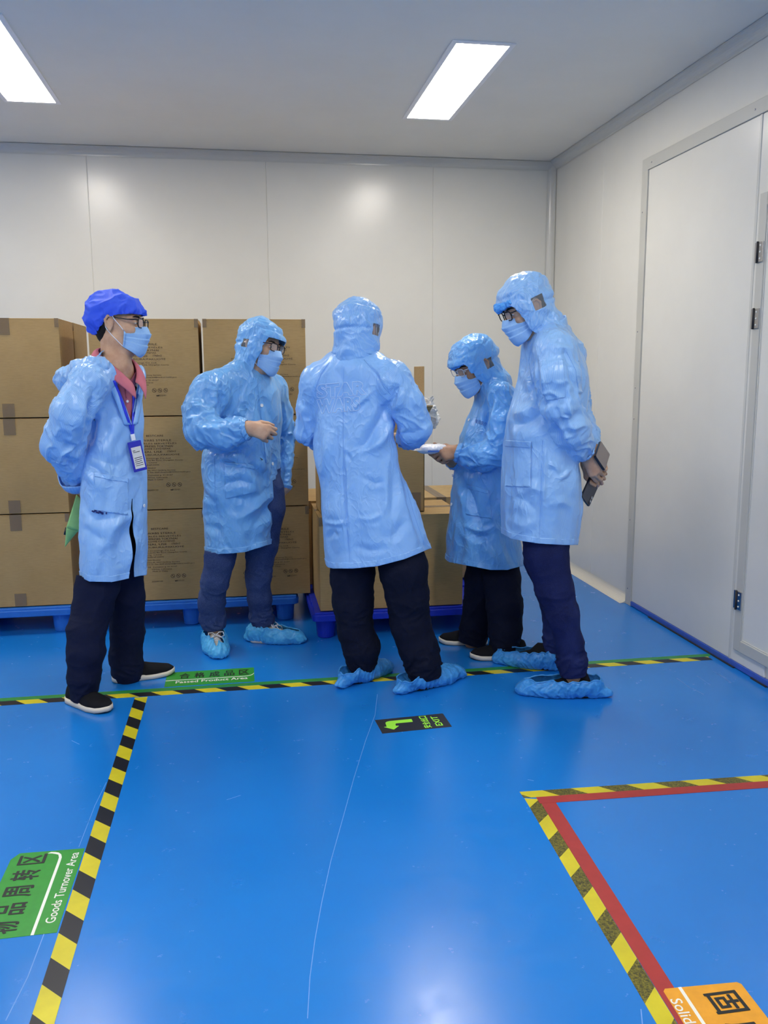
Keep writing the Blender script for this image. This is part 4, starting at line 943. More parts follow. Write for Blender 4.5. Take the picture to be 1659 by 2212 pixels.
# ------------------------------------------------------------------ materials of the people
def mat_skin(name, a, b):
    t = NT(name); o = t.coord()
    n = t.noise(o, 28, 4, 0.6); n2 = t.noise(o, 190, 3, 0.6)
    c = t.mix(t.mapr(n, 0.35, 0.68), a, b)
    t.bump(n2, 0.10, 0.002)
    return t.set(color=c, rough=0.46, spec=0.4, sss=0.06)

def mat_coat(name, a, b, line, amount=0.45, dirt=0.0, creases=0.42):
    """anti-static polyester: a fine conductive line every few millimetres down the cloth"""
    t = NT(name); at = t.n('ShaderNodeAttribute', attribute_name='fab'); u, v, w = t.xyz(at.outputs['Vector'])
    o = t.coord()
    fr = t.math('FRACT', t.math('MULTIPLY', u, 190.0))
    ln = t.mapr(t.math('ABSOLUTE', t.math('SUBTRACT', fr, 0.5)), 0.10, 0.22, 1.0, 0.0)
    n = t.noise(o, 6, 4, 0.6)
    c = t.mix(t.mapr(n, 0.35, 0.68), a, b)
    c = t.mix(t.math('MULTIPLY', ln, amount), c, line)
    if dirt:
        d = t.noise(o, 11, 5, 0.7, 0.6)
        c = t.mix(t.math('MULTIPLY', t.mapr(d, 0.58, 0.78), dirt), c, srgb(128, 178, 190))
    def crease(sc, dist, pw):
        m = t.math('ABSOLUTE', t.math('SUBTRACT', t.noise(t.scale(o, (1, 1, 0.62)), sc, 1.5, 0.5, dist), 0.5))
        return t.math('POWER', t.math('SUBTRACT', 1.0, t.math('MULTIPLY', m, 2.6, clamp=True)), pw)
    hgt = t.math('ADD', t.math('MULTIPLY', crease(9, 1.6, 5.0), 1.0), t.math('MULTIPLY', crease(21, 1.2, 4.0), 0.5))
    hgt = t.math('ADD', hgt, t.math('MULTIPLY', t.noise(o, 48, 3, 0.6, 0.8), 0.22))
    area = t.mapr(t.noise(o, 3.6, 2, 0.5), 0.40, 0.62, 0.15, 1.0)      # crumpled in patches, flat elsewhere
    t.bump(t.math('MULTIPLY', hgt, area), creases, 0.011)
    return t.set(color=c, rough=0.32, spec=0.6, sheen=0.08)

def mat_cloth(name, a, b, scale=240, rough=0.85, fade=None, bump=0.25):
    t = NT(name); o = t.coord()
    n = t.noise(o, 7, 4, 0.6); f = t.noise(o, scale, 2, 0.6)
    c = t.mix(t.mapr(n, 0.3, 0.7), a, b)
    if fade is not None:
        g = t.noise(t.scale(o, (6, 6, 2.6)), 1.0, 3, 0.5)
        c = t.mix(t.math('MULTIPLY', t.mapr(g, 0.55, 0.75), 0.5), c, fade)
        c = t.mix(t.math('MULTIPLY', t.mapr(f, 0.45, 0.7), 0.25), c, fade)
    t.bump(t.math('ADD', f, t.noise(o, 30, 3, 0.5)), bump, 0.004)
    return t.set(color=c, rough=rough, spec=0.15, sheen=0.0)

def mat_film(name, col, alpha):
    t = NT(name); o = t.coord()
    n = t.noise(o, 40, 4, 0.65, 1.0)
    c = t.mix(t.mapr(n, 0.35, 0.7), col, tuple(min(1, x*1.5+0.02) for x in col[:3])+(1,))
    t.bump(t.noise(t.scale(o, (45, 45, 25)), 1, 3, 0.6, 1.5), 0.35, 0.006)
    return t.set(color=c, rough=0.33, spec=0.5, alpha=alpha)

def mat_mask():
    t = NT('mask_paper_blue'); n = t.noise(t.coord(), 160, 2, 0.5)
    c = t.mix(n, srgb(140, 186, 236), srgb(160, 202, 244)); t.bump(n, 0.12, 0.002)
    return t.set(color=c, rough=0.7)

def mat_glass(name, alpha=0.12, col=(1, 1, 1, 1), rough=0.03):
    t = NT(name); t.set(color=col, rough=rough, alpha=alpha, spec=0.6); return t.m

M_skin = mat_skin('skin_light', srgb(206, 168, 138), srgb(190, 148, 118))
M_skin_tan = mat_skin('skin_tan', srgb(186, 142, 110), srgb(164, 120, 92))
M_hair = mat_cloth('black_hair', srgb(22, 20, 20), srgb(38, 34, 32), 400, 0.6)
M_coat = mat_coat('coat_blue', srgb(134, 186, 241), srgb(142, 192, 244), srgb(190, 218, 251), 0.32, 0.0, 0.30)
M_coat2 = mat_coat('coat_blue_worn', srgb(106, 170, 230), srgb(116, 178, 234), srgb(146, 196, 242), 0.22, 0.45)
M_coat3 = mat_coat('coat_blue_deep', srgb(130, 184, 243), srgb(138, 190, 246), srgb(182, 214, 252), 0.30, 0.0, 0.30)
M_coat4 = mat_coat('coat_blue_shiny', srgb(98, 166, 232), srgb(108, 174, 236), srgb(134, 192, 243), 0.18, 0.25)
M_navy = mat_cloth('navy_twill', srgb(18, 24, 48), srgb(24, 30, 56))
M_blk = mat_cloth('black_twill', srgb(14, 19, 38), srgb(19, 24, 44))
M_jean = mat_cloth('blue_denim', srgb(42, 56, 98), srgb(54, 70, 114), 300, 0.85, srgb(112, 130, 172))
M_jean2 = mat_cloth('dark_denim', srgb(20, 27, 66), srgb(27, 35, 80), 300, 0.85, srgb(46, 60, 116))
M_pink = mat_cloth('pink_pique', srgb(206, 122, 134), srgb(196, 110, 124), 420, 0.8)
M_shoe = mat_cloth('black_mesh_fabric', srgb(18, 19, 24), srgb(28, 29, 34), 500, 0.75)
M_sneak = mat_cloth('white_sneaker', srgb(222, 218, 204), srgb(190, 186, 172), 60, 0.6)
M_sole = plain('cream_rubber_sole', srgb(222, 214, 196), 0.55)
M_gum = plain('brown_rubber', srgb(120, 70, 40), 0.6)
M_blksole = plain('black_rubber', srgb(26, 26, 30), 0.6)
M_film = mat_film('blue_cover_film', srgb(58, 146, 222), 0.80)
M_film2 = mat_film('light_blue_cover_film', srgb(70, 168, 232), 0.84)
M_cap = mat_cloth('royal_blue_nonwoven', srgb(58, 92, 232), srgb(74, 110, 240), 300, 0.6)
M_cap2 = mat_cloth('light_blue_nonwoven', srgb(72, 150, 232), srgb(96, 170, 240), 300, 0.6)
M_mask = mat_mask()
M_white_cloth = plain('white_elastic', srgb(236, 238, 244), 0.7)
M_button = plain('pearl_button', srgb(232, 236, 238), 0.3)
M_specs = plain('black_acetate', srgb(16, 16, 20), 0.25)
M_specs2 = plain('brown_acetate', srgb(46, 36, 40), 0.25)
M_specs3 = plain('clear_acetate', srgb(190, 192, 200), 0.2)
M_lens = mat_glass('spectacle_lens', 0.10)
M_pane = mat_glass('clear_vinyl', 0.30, srgb(170, 180, 190), 0.12)
M_eye = plain('eye_white', srgb(225, 222, 214), 0.3)
M_iris = plain('dark_iris', srgb(26, 18, 14), 0.2)
M_ink = plain('blue_black_ink', srgb(28, 38, 110), 0.6)
M_text = plain('blue_embroidery', srgb(38, 84, 170), 0.6)

# ------------------------------------------------------------------ anatomy
def frame_head(spec):
    c, yaw, pit, rol = spec['head']; y, p, r = map(math.radians, (yaw, pit, rol))
    f = np.array([math.cos(y)*math.cos(p), math.sin(y)*math.cos(p), -math.sin(p)])
    l = np.array([-math.sin(y), math.cos(y), 0.0]); u = np.cross(f, l)
    l2 = l*math.cos(r)-u*math.sin(r); u2 = u*math.cos(r)+l*math.sin(r)
    return np.array(c, float), np.array([f, l2, u2])

def add_head(F, c, R, scale=1.0):
    s = scale
    hp = lambda x, y, z: c+(np.array([x, y, z])*s)@R
    e = lambda p, r, k, sub=False: F.ell(hp(*p), np.array(r)*s, R, k, sub)
    e((-0.014, 0, 0.034), (0.099, 0.077, 0.088), 0.02)               # skull
    e((0.022, 0, -0.028), (0.068, 0.062, 0.084), 0.03)               # face
    e((0.064, 0, -0.098), (0.026, 0.030, 0.020), 0.03)               # chin
    for q in (-1, 1):
        F.rc(hp(-0.002, q*0.052, -0.062), hp(0.050, q*0.026, -0.096), 0.018*s, 0.014*s, 0.03)   # jaw
        e((0.056, q*0.042, -0.022), (0.026, 0.022, 0.020), 0.02)     # cheekbone
        F.rc(hp(0.076, q*0.012, 0.030), hp(0.062, q*0.052, 0.028), 0.012*s, 0.010*s, 0.014)     # brow
        e((0.088, q*0.033, 0.010), (0.014, 0.018, 0.011), 0.012, True)   # eye socket
        e((0.072, q*0.033, 0.009), (0.014, 0.016, 0.0125), 0.003)    # eyeball and lids
        # ear: rim, lobe and bowl
        E = lambda x, y, z: hp(x, q*y, z)
        F.chain([E(0.004, 0.076, 0.012), E(-0.002, 0.083, 0.026), E(-0.016, 0.088, 0.028), E(-0.026, 0.089, 0.012), E(-0.022, 0.086, -0.010), E(-0.008, 0.080, -0.028)],
                [0.0042*s, 0.0045*s, 0.0050*s, 0.0050*s, 0.0048*s, 0.0062*s], 0.004)
        F.ell(E(-0.010, 0.078, 0.0), np.array([0.016, 0.006, 0.026])*s, R, 0.004)
    F.rc(hp(0.088, 0, 0.014), hp(0.110, 0, -0.026), 0.0085*s, 0.0105*s, 0.012)  # nose
    for q in (-1, 1): e((0.100, q*0.012, -0.030), (0.011, 0.008, 0.008), 0.008)
    F.rc(hp(0.086, -0.016, -0.058), hp(0.086, 0.016, -0.058), 0.0085*s, 0.0085*s, 0.008)   # upper lip
    F.rc(hp(0.085, -0.013, -0.069), hp(0.085, 0.013, -0.069), 0.0080*s, 0.0080*s, 0.003)   # lower lip
    return hp

def add_hand(F, wrist, d, n, side, curls, spread=(6, 2, -2, -6), thumb=None, s=1.0, r_w=0.026):
    """palm, four jointed fingers and a thumb; curls = ((a,b,c) per finger, degrees)"""
    w = np.array(wrist, float); d = nrm(d); n = nrm(np.array(n, float)-np.dot(n, d)*d); t = np.cross(n, d)*(1 if side == 'R' else -1)
    L = lambda x, y, z: w+(d*x+t*y+n*z)*s
    mcp = [(0.090, 0.027, 0.000), (0.094, 0.008, 0.003), (0.088, -0.012, 0.001), (0.078, -0.030, -0.004)]
    base = [(0.008, 0.015, 0), (0.006, 0.005, 0.001), (0.006, -0.006, 0.001), (0.008, -0.015, -0.001)]
    for m, b in zip(mcp, base):
        F.rc(L(*b), L(*m), 0.0145*s, 0.0115*s, 0.016)
    F.rc(L(0.030, 0.016, -0.010), L(0.075, 0.012, -0.010), 0.013*s, 0.012*s, 0.016)
    F.rc(L(0.030, -0.018, -0.009), L(0.070, -0.020, -0.009), 0.013*s, 0.011*s, 0.016)
    ln = [(0.041, 0.026, 0.021), (0.045, 0.029, 0.022), (0.041, 0.027, 0.021), (0.033, 0.020, 0.019)]
    rd = [(0.0098, 0.0090, 0.0083, 0.0070), (0.0100, 0.0092, 0.0085, 0.0072), (0.0096, 0.0088, 0.0080, 0.0068), (0.0086, 0.0078, 0.0072, 0.0060)]
    for i in range(4):
        p = L(*mcp[i]); a = 0.0; sp = math.radians(spread[i])
        fd = d*math.cos(sp)+t*math.sin(sp)
        pts = [p]
        for j in range(3):
            a += math.radians(curls[i][j])
            p = p+(fd*math.cos(a)-n*math.sin(a))*ln[i][j]*s; pts.append(p)
        F.chain(pts, [q*s for q in rd[i]], 0.0022, k0=0.007)
    th = thumb or [((0.66, 0.62, -0.42), 0.046), ((0.90, 0.22, -0.36), 0.034), ((0.95, 0.02, -0.30), 0.027)]
    p = L(0.020, 0.018, -0.008); pts = [p]
    for v, q in th:
        v = nrm(v); p = p+(d*v[0]+t*v[1]+n*v[2])*q*s; pts.append(p)
    F.chain(pts, [0.0155*s, 0.0118*s, 0.0105*s, 0.0082*s], 0.004, k0=0.014)
    return pts[-1]

FIST = ((70, 95, 60), (75, 95, 60), (78, 95, 60), (80, 92, 58))
GRIP = ((35, 45, 30), (40, 48, 32), (45, 50, 34), (48, 50, 34))
LOOSE = ((18, 28, 18), (22, 32, 20), (26, 34, 22), (30, 34, 22))

def shrink(rings, a, b): return [[z, x, y, max(0.03, p*a), max(0.03, q*b), max(0.03, r*b)] for z, x, y, p, q, r in rings]

def make_body(spec, name, loc, mat, label, hands):
    F = Field(); c, R = frame_head(spec)
    hp = add_head(F, c, R)
    T = spec['torso']; yaw = math.radians(spec['phi'])
    nb = np.array([T[0][1], T[0][2], T[1][0]-0.02])
    F.rc(hp(-0.022, 0, -0.045), nb, 0.055, 0.060, 0.025)
    for q in (-1, 1):                                                # neck cords
        F.rc(hp(-0.02, q*0.048, -0.050), nb+np.array([math.cos(yaw), math.sin(yaw), 0])*0.045, 0.012, 0.012, 0.02)
    F.rc(hp(0.020, 0, -0.115), nb+np.array([math.cos(yaw), math.sin(yaw), 0])*0.040, 0.012, 0.013, 0.02)   # throat
    hz = max(q[1] for q in spec['hem'])
    F.rings([[q[0], q[1], q[2], *(np.array(q[3:])*(0.75 if q[0] > 1.12 else 0.50))] for q in T[1:] if q[0] > hz+0.12], yaw, 0.03)
    for side in 'RL':
        A = spec['arm'+side]; P = [p[:3] for p in A]; r = [min(0.038, p[3]*0.42) for p in A]
        r[-1] = 0.029; r[-2] = min(r[-2], 0.036)
        P.append(spec['wrist'+side]); r.append(0.0245)
        F.chain(P, r, 0.03)
        G = spec['leg'+side]; F.chain([p[:3] for p in G], [p[3]*0.70 for p in G[:-2]]+[0.040, 0.034], 0.03)
        a = np.array(G[-1][:3]); F.rc(a, np.array([a[0], a[1], 0.06]), 0.034, 0.032, 0.02)
    for h in hands: h(F)
    V, Q = F.mesh(0.0036, 1)
    o = from_np(name, V, Q, mat, None, loc, True, loc=loc)
    tag(o, label, 'person')
    spec['_hp'] = hp; spec['_c'] = c; spec['_R'] = R; spec['_loc'] = loc
    return o

# ------------------------------------------------------------------ clothing
def arm_coords(V, chains):
    """distance, position along and turn around the nearest limb"""
    best = np.full(len(V), 9.0); s = np.zeros(len(V)); ang = np.zeros(len(V)); which = np.zeros(len(V), int); rad = np.full(len(V), 0.06)
    for ci, A in enumerate(chains):
        acc = 0.0
        for i in range(len(A)-1):
            a = np.array(A[i][:3]); b = np.array(A[i+1][:3]); ba = b-a; L = np.linalg.norm(ba); ax = ba/L
            t = np.clip((V-a)@ba/(L*L), 0, 1); q = V-a-t[:, None]*ba; dd = np.linalg.norm(q, axis=1)
            r = A[i][3]+(A[i+1][3]-A[i][3])*t; d = dd-r
            m = d < best
            e1 = nrm(np.cross(ax, [0.13, 0.98, 0.1])); e2 = np.cross(ax, e1)
            best = np.where(m, d, best); s = np.where(m, acc+t*L, s); which = np.where(m, ci, which); rad = np.where(m, r, rad)
            ang = np.where(m, np.arctan2(q@e2, q@e1), ang)
            acc += L
    return best, s, ang, which, rad

def poly_dist(P2, pts):
    """distance to a polyline and how far along it the nearest point lies (0..1)"""
    d = np.full(len(P2), 9.0); tt = np.zeros(len(P2)); pts = [np.array(q) for q in pts]
    L = [np.linalg.norm(b-a) for a, b in zip(pts[:-1], pts[1:])]; tot = sum(L); acc = 0
    for a, b, l in zip(pts[:-1], pts[1:], L):
        ba = b-a; t = np.clip((P2-a)@ba/(ba@ba+1e-12), 0, 1)
        q = np.linalg.norm(P2-a-t[:, None]*ba, axis=1); m = q < d
        d = np.where(m, q, d); tt = np.where(m, (acc+t*l)/tot, tt); acc += l
    return d, tt

def station(V, y0):
    """where points fall on the upright measuring plane at distance y0, sighted from the photographer's eye"""
    k = y0/V[:, 1]; return np.stack([V[:, 0]*k, 1.4+(V[:, 2]-1.4)*k], 1)

def apply_folds(V, N, folds, gain=1.0, y0=4.0):
    P2 = station(V, y0); face = np.clip((-N[:, 1]+0.15)*2.5, 0, 1); D = np.zeros(len(V))
    wob = 0.004*pnoise(V*22)
    for pts, w, h in folds:
        d, t = poly_dist(P2, pts); d = np.abs(d+wob)/w
        D += gain*h*face*np.sin(np.pi*np.clip(t, 0, 1))**0.8*(np.exp(-d**1.35)-0.32*np.exp(-(d-1.8)**2*1.1))
    return D

def above_hem(spec, V):
    """height above the hem line: near half as sighted, far half level with the side seams"""
    k = spec['Y0']/np.minimum(V[:, 1], spec['Y0'])
    return 1.4+(V[:, 2]-1.4)*k-np.interp(V[:, 0]*k, [q[0] for q in spec['hem']], [q[1] for q in spec['hem']])

def make_coat(spec, root, mat, loc, seed=0, crumple=1.0, hem_extra=0.0, opening=None, vox=0.0052, taper=0.012, cuffs=True):
    T = spec['torso']; yaw = math.radians(spec['phi'])
    F = Field(); F.rings(T, yaw, 0.02, 2.25)
    arms = [spec['armR'], spec['armL']]
    for A in arms:
        F.chain([p[:3] for p in A[:3]], [p[3] for p in A[:3]], 0.035, k0=0.06)
        F.chain([p[:3] for p in A[2:]], [p[3] for p in A[2:]], 0.010)
    V, Q = F.mesh(vox, 3)
    N = vnormals(V, Q)
    d, s, ang, which, rad = arm_coords(V, arms)
    Ft = Field(); Ft.rings(T, yaw, 0.02, 2.25); dt = Ft.ev(V)
    warm = np.clip((dt-d)/0.03*0.5+0.5, 0, 1)                        # 1 on the sleeves, 0 on the body
    sd = seed*3.7
    q = V+0.035*np.stack([pnoise(V*5+sd), pnoise(V*5+sd+9), pnoise(V*5+sd+17)], 1)
    D = 0.008*pnoise(V*np.array([4, 4, 2.4])+sd)
    D += crumple*0.0100*facet((q*np.array([9, 9, 6]))@_ROT.T+sd)*(1-0.35*warm)
    D += crumple*0.0060*facet((q*np.array([17, 17, 11]))@_ROT+sd+3)
    D += crumple*0.0030*ridge(q*np.array([8, 8, 4.5])+sd, 2.2)*(1-0.45*warm)
    D += crumple*0.0016*facet(q*34+sd)
    # the skirt hangs in soft folds
    zt, zb = T[3][0], T[-2][0]; h = np.clip((zt-V[:, 2])/(zt-zb), 0, 1)
    cx = np.interp(-V[:, 2], [-r[0] for r in T], [r[1] for r in T]); cy = np.interp(-V[:, 2], [-r[0] for r in T], [r[2] for r in T])
    th = np.arctan2(V[:, 1]-cy, V[:, 0]-cx)
    sk = pnoise(np.stack([np.cos(th)*2.6+sd, np.sin(th)*2.6, V[:, 2]*0.9], 1))
    D += (1-warm)*0.011*sk*np.clip((h-0.45)/0.5, 0, 1)
    # sleeves: creases around the elbow and above the cuff
    Lc = [sum(np.linalg.norm(np.array(A[i+1][:3])-np.array(A[i][:3])) for i in range(len(A)-1)) for A in arms]
    Ls = np.where(which == 0, Lc[0], Lc[1])
    sn = s/Ls
    cre = ridge(np.stack([s*20+0.9*np.sin(ang+sd), np.cos(ang)*1.3+which*5+sd, np.sin(ang)*1.3], 1), 1.5)
    D += warm*cre*(0.0040+0.0080*np.exp(-((sn-0.60)/0.14)**2)+0.0070*np.exp(-((sn-0.93)/0.08)**2))
    D -= np.where(warm > 0.5, D[warm > 0.5].mean(), D[warm <= 0.5].mean())+0.004
    D += apply_folds(V, N, spec['folds'], 1.7, spec['Y0'])
    V = V+N*D[:, None]
    # cloth coordinates: metres across and down
    rr = np.interp(-V[:, 2], [-r[0] for r in T], [(r[3]+r[4])/2 for r in T])
    uT = np.arctan2(np.sin(th-yaw), np.cos(th-yaw))*0.19; uA = ang*0.068
    fab = np.stack([np.where(warm > 0.5, uA+1.0, uT), np.where(warm > 0.5, s, V[:, 2]), warm], 1)
    # hem
    Sv = np.where(warm > 0.5, 1.0, above_hem(spec, V))
    V, Tn, (fab, wm) = clip_mesh(V, Q, Sv, (fab, warm))
    for A in arms:                                                   # open the sleeve ends
        a = np.array(A[-2][:3]); b = np.array(A[-1][:3]); ax = nrm(b-a)
        q = V-b; al = q@ax; rd = np.linalg.norm(q-al[:, None]*ax, axis=1)
        s_ = np.where((rd < 0.10) & (np.abs(al) < 0.10) & (wm > 0.5), 0.004-al, 1.0)
        V, Tn, (fab, wm) = clip_mesh(V, Tn, s_, (fab, wm))
    if opening is not None:
        V, Tn, (fab, wm) = clip_mesh(V, Tn, opening(V, wm), (fab, wm))
    o = from_np('coat', V, Tn, mat, root, loc, True, fab, solid=0.003)
    spec['_coat'] = (V, Tn, fab)
    # the turned and stitched hem, slightly puckered
    N = vnormals(V, Tn); hv = np.where(wm > 0.5, 1.0, above_hem(spec, V))
    near = hv < 0.08; tm = near[Tn].all(1)
    if tm.any():
        used = np.unique(Tn[tm]); mp = np.full(len(V), -1); mp[used] = np.arange(len(used))
        Vh, Th, (Nh, fh, hh) = clip_mesh(V[used], mp[Tn[tm]], 0.026-hv[used], (N[used], fab[used], hv[used]))
        pk = np.sin(fh[:, 0]*150+2*pnoise(Vh*12))*0.0012*np.clip(hh/0.026, 0, 1)
        from_np('hem', Vh+Nh*(0.0022+pk)[:, None], Th, mat, o, loc, True, fh, solid=0.002)
    # gathered cuffs
    if cuffs:
        for A in arms:
            a = np.array(A[-2][:3]); b = np.array(A[-1][:3]); ax = nrm(b-a); e1 = nrm(np.cross(ax, [0.1, 0.9, 0.3])); e2 = np.cross(ax, e1)
            n = 56; r0 = A[-1][3]; Vc = []; Fc = []
            for i, (al, r) in enumerate(((-0.008, r0*1.03), (0.0, r0*1.06), (0.006, r0*0.98), (0.012, r0*0.88), (0.016, r0*0.80))):
                for k in range(n):
                    an = 2*math.pi*k/n; w = 1+0.05*math.sin(an*14+i)+0.03*math.sin(an*9)
                    Vc.append(b+ax*al+(e1*math.cos(an)+e2*math.sin(an))*r*w)
            for i in range(4):
                for k in range(n): Fc.append((i*n+k, i*n+(k+1) % n, (i+1)*n+(k+1) % n, (i+1)*n+k))
            from_np('cuff', np.array(Vc), Fc, mat, o, loc, True, fab=np.array([[k % n*0.004, 0, 0] for k in range(len(Vc))]), solid=0.003)
    return o

def decal(spec, name, poly, mat, parent, off=0.003, solid=0.002, mesh=None, rim=True):
    """a piece of cloth laid on the coat: follows every fold of it. poly = convex outline in (x, z), seen from the front"""
    V, T, fab = mesh or spec['_coat']
    N = vnormals(V, T)
    S2 = station(V, spec['Y0'])
    x0 = min(p[0] for p in poly)-0.02; x1 = max(p[0] for p in poly)+0.02; z0 = min(p[1] for p in poly)-0.02; z1 = max(p[1] for p in poly)+0.02
    vm = (S2[:, 0] > x0) & (S2[:, 0] < x1) & (S2[:, 1] > z0) & (S2[:, 1] < z1) & (N[:, 1] < 0.25)
    tm = vm[T].all(1); Ts = T[tm]
    if not len(Ts): return None
    used = np.unique(Ts); mp = np.full(len(V), -1); mp[used] = np.arange(len(used))
    V2, N2, f2, T2 = V[used], N[used], fab[used], mp[Ts]
    area = sum(poly[i][0]*poly[(i+1) % len(poly)][1]-poly[(i+1) % len(poly)][0]*poly[i][1] for i in range(len(poly)))
    pl = poly if area > 0 else poly[::-1]
    for i in range(len(pl)):
        a = np.array(pl[i]); b = np.array(pl[(i+1) % len(pl)]); e = b-a; nn = np.array([-e[1], e[0]])/np.linalg.norm(e)
        s = (station(V2, spec['Y0'])-a)@nn
        if (s > 0).sum() == 0: return None
        V2, T2, (N2, f2) = clip_mesh(V2, T2, s, (N2, f2))
        if not len(T2): return None
    # one piece: the largest connected sheet
    lab = np.arange(len(V2))
    while True:
        m = lab[T2].min(1); new = lab.copy()
        for k in range(3): np.minimum.at(new, T2[:, k], m)
        if (new == lab).all(): break
        lab = new
    ids, cnt = np.unique(lab[T2[:, 0]], return_counts=True); T2 = T2[lab[T2[:, 0]] == ids[cnt.argmax()]]
    used = np.unique(T2); mp = np.full(len(V2), -1); mp[used] = np.arange(len(used)); V2, N2, f2, T2 = V2[used], N2[used], f2[used], mp[T2]
    return from_np(name, V2+N2*off, T2, mat, parent, spec['_loc'], True, f2, solid=solid)

def surf_pt(spec, x, z, mesh=None):
    """front point of the coat sighted at (x, z) of the measuring plane"""
    V, T, f = mesh or spec['_coat']
    b = spec.get('_bvh')
    if b is None:
        b = BVHTree.FromPolygons(V.tolist(), T.tolist()); spec['_bvh'] = b
    h = b.ray_cast(Vector((0, 0, 1.4)), Vector((x, spec['Y0'], z-1.4)).normalized())
    return (np.array(h[0]), np.array(h[1])) if h[0] is not None else (None, None)

def button(spec, x, z, parent, r=0.0075):
    p, n = surf_pt(spec, x, z)
    if p is None: return
    if n[1] > 0: n = -n
    b = MB(); b.lathe([(r*0.9, 0), (r, 0.001), (r, 0.0024), (r*0.8, 0.0034), (r*0.62, 0.0026), (0.0008, 0.0026)], seg=20)
    V = np.array(b.V); e1 = nrm(np.cross(n, [0.1, 0.2, 1])); e2 = np.cross(n, e1)
    from_np('button', p+n*0.0045+V[:, :1]*e1+V[:, 1:2]*e2+V[:, 2:]*n, b.F, M_button, parent, spec['_loc'], True)

def make_hood(spec, root, coat, mat, loc, seed=0, vox=0.0042, window=None, brim=0.0, base=None, rad=0.085):
    hp, c, R = spec['_hp'], spec['_c'], spec['_R']
    T = spec['torso']
    nb = np.array(base if base is not None else [T[1][1], T[1][2], T[1][0]])
    F = Field()
    F.ell(hp(-0.016, 0, 0.026), np.array([0.122, 0.100, 0.112]), R, 0.02)
    F.ell(hp(0.030, 0, 0.046), np.array([0.076+brim, 0.088, 0.076]), R, 0.04)
    F.ell(hp(-0.02, 0, 0.085), np.array([0.085, 0.080, 0.052]), R, 0.05)
    F.rc(hp(-0.010, 0, -0.045), nb+np.array([0, 0, 0.012]), 0.088, rad, 0.05)
    F.rc(hp(0.020, 0, -0.075), nb+np.array([0, 0, 0.005]), 0.070, rad*0.92, 0.04)
    V, Q = F.mesh(vox, 3); N = vnormals(V, Q); sd = seed*5.1
    L = (V-c)@R.T
    q = V+0.03*np.stack([pnoise(V*8+sd), pnoise(V*8+sd+3), pnoise(V*8+sd+6)], 1)
    D = 0.0065*pnoise(V*9+sd)+0.0075*facet((q*np.array([17, 17, 23]))@_ROT.T+sd)+0.0042*facet((q*34)@_ROT+sd)+0.0020*ridge(q*26+sd, 2)-0.002
    # drawn-in band round the back of the head and the seam over the crown
    D -= 0.0075*np.exp(-((L[:, 2]-0.012-0.1*L[:, 0])/0.008)**2)*np.clip((-L[:, 0]-0.035)/0.03, 0, 1)
    D -= 0.004*np.exp(-((L[:, 2]-0.095+0.10*L[:, 0])/0.006)**2)
    V = V+N*D[:, None]; L = (V-c)@R.T
    # opening for the face: slants back from the brow to the collar
    x, y, z = L.T
    s1 = (0.062+0.58*z)-x
    s2 = (z-0.050)*1.0
    s3 = -(z+0.150)
    s4 = np.abs(y)-0.078
    S = np.maximum(np.maximum(s1, s2), np.maximum(s3, s4))
    fab = np.stack([y+0.4*x, z, np.zeros(len(V))], 1)
    V, Tn, (fab, L) = clip_mesh(V, Q, S, (fab, L))
    w = None
    if window is not None:
        sx, (x0, x1, z0, z1) = window
        S = np.maximum(np.maximum(x0-L[:, 0], L[:, 0]-x1), np.maximum(z0-L[:, 2], L[:, 2]-z1))
        S = np.where(L[:, 1]*sx > 0.03, S, 1.0)
        pv, pt, (pf,) = clip_mesh(V, Tn, np.where(S > 0.5, -1.0, -S), (fab,))
        V, Tn, (fab, L) = clip_mesh(V, Tn, S, (fab, L))
        w = (pv, pt)
    spec['_hood'] = (V, Tn, fab)
    o = from_np('hood', V, Tn, mat, coat, loc, True, fab, solid=0.003)
    if w is not None: from_np('clear_window', w[0], w[1], M_pane, coat, loc, True)
    return o

def collar_band(spec, coat, mat, loc, c, a, b, yaw, slope, h=0.034, gap=0.0):
    """stand-up collar joining hood and coat, lower in front"""
    f = np.array([math.cos(yaw), math.sin(yaw), 0]); l = np.array([-math.sin(yaw), math.cos(yaw), 0]); n = 64
    V = []; F = []; fab = []
    rows = ((-0.5*h, 1.05), (-0.3*h, 1.07), (0.0, 1.04), (0.35*h, 1.0), (0.5*h, 0.97))
    for dz, k in rows:
        for i in range(n):
            t = 2*math.pi*i/n; w = 1+0.012*math.sin(11*t+dz*300)
            V.append(np.array(c)+f*b*k*w*math.cos(t)+l*a*k*w*math.sin(t)+np.array([0, 0, dz-slope*b*math.cos(t)])); fab.append((t*0.09, dz, 0))
    m = len(rows)
    for j in range(m-1):
        for i in range(n): F.append((j*n+i, j*n+(i+1) % n, (j+1)*n+(i+1) % n, (j+1)*n+i))
    return from_np('collar', np.array(V), F, mat, coat, loc, True, fab=np.array(fab), solid=0.004)

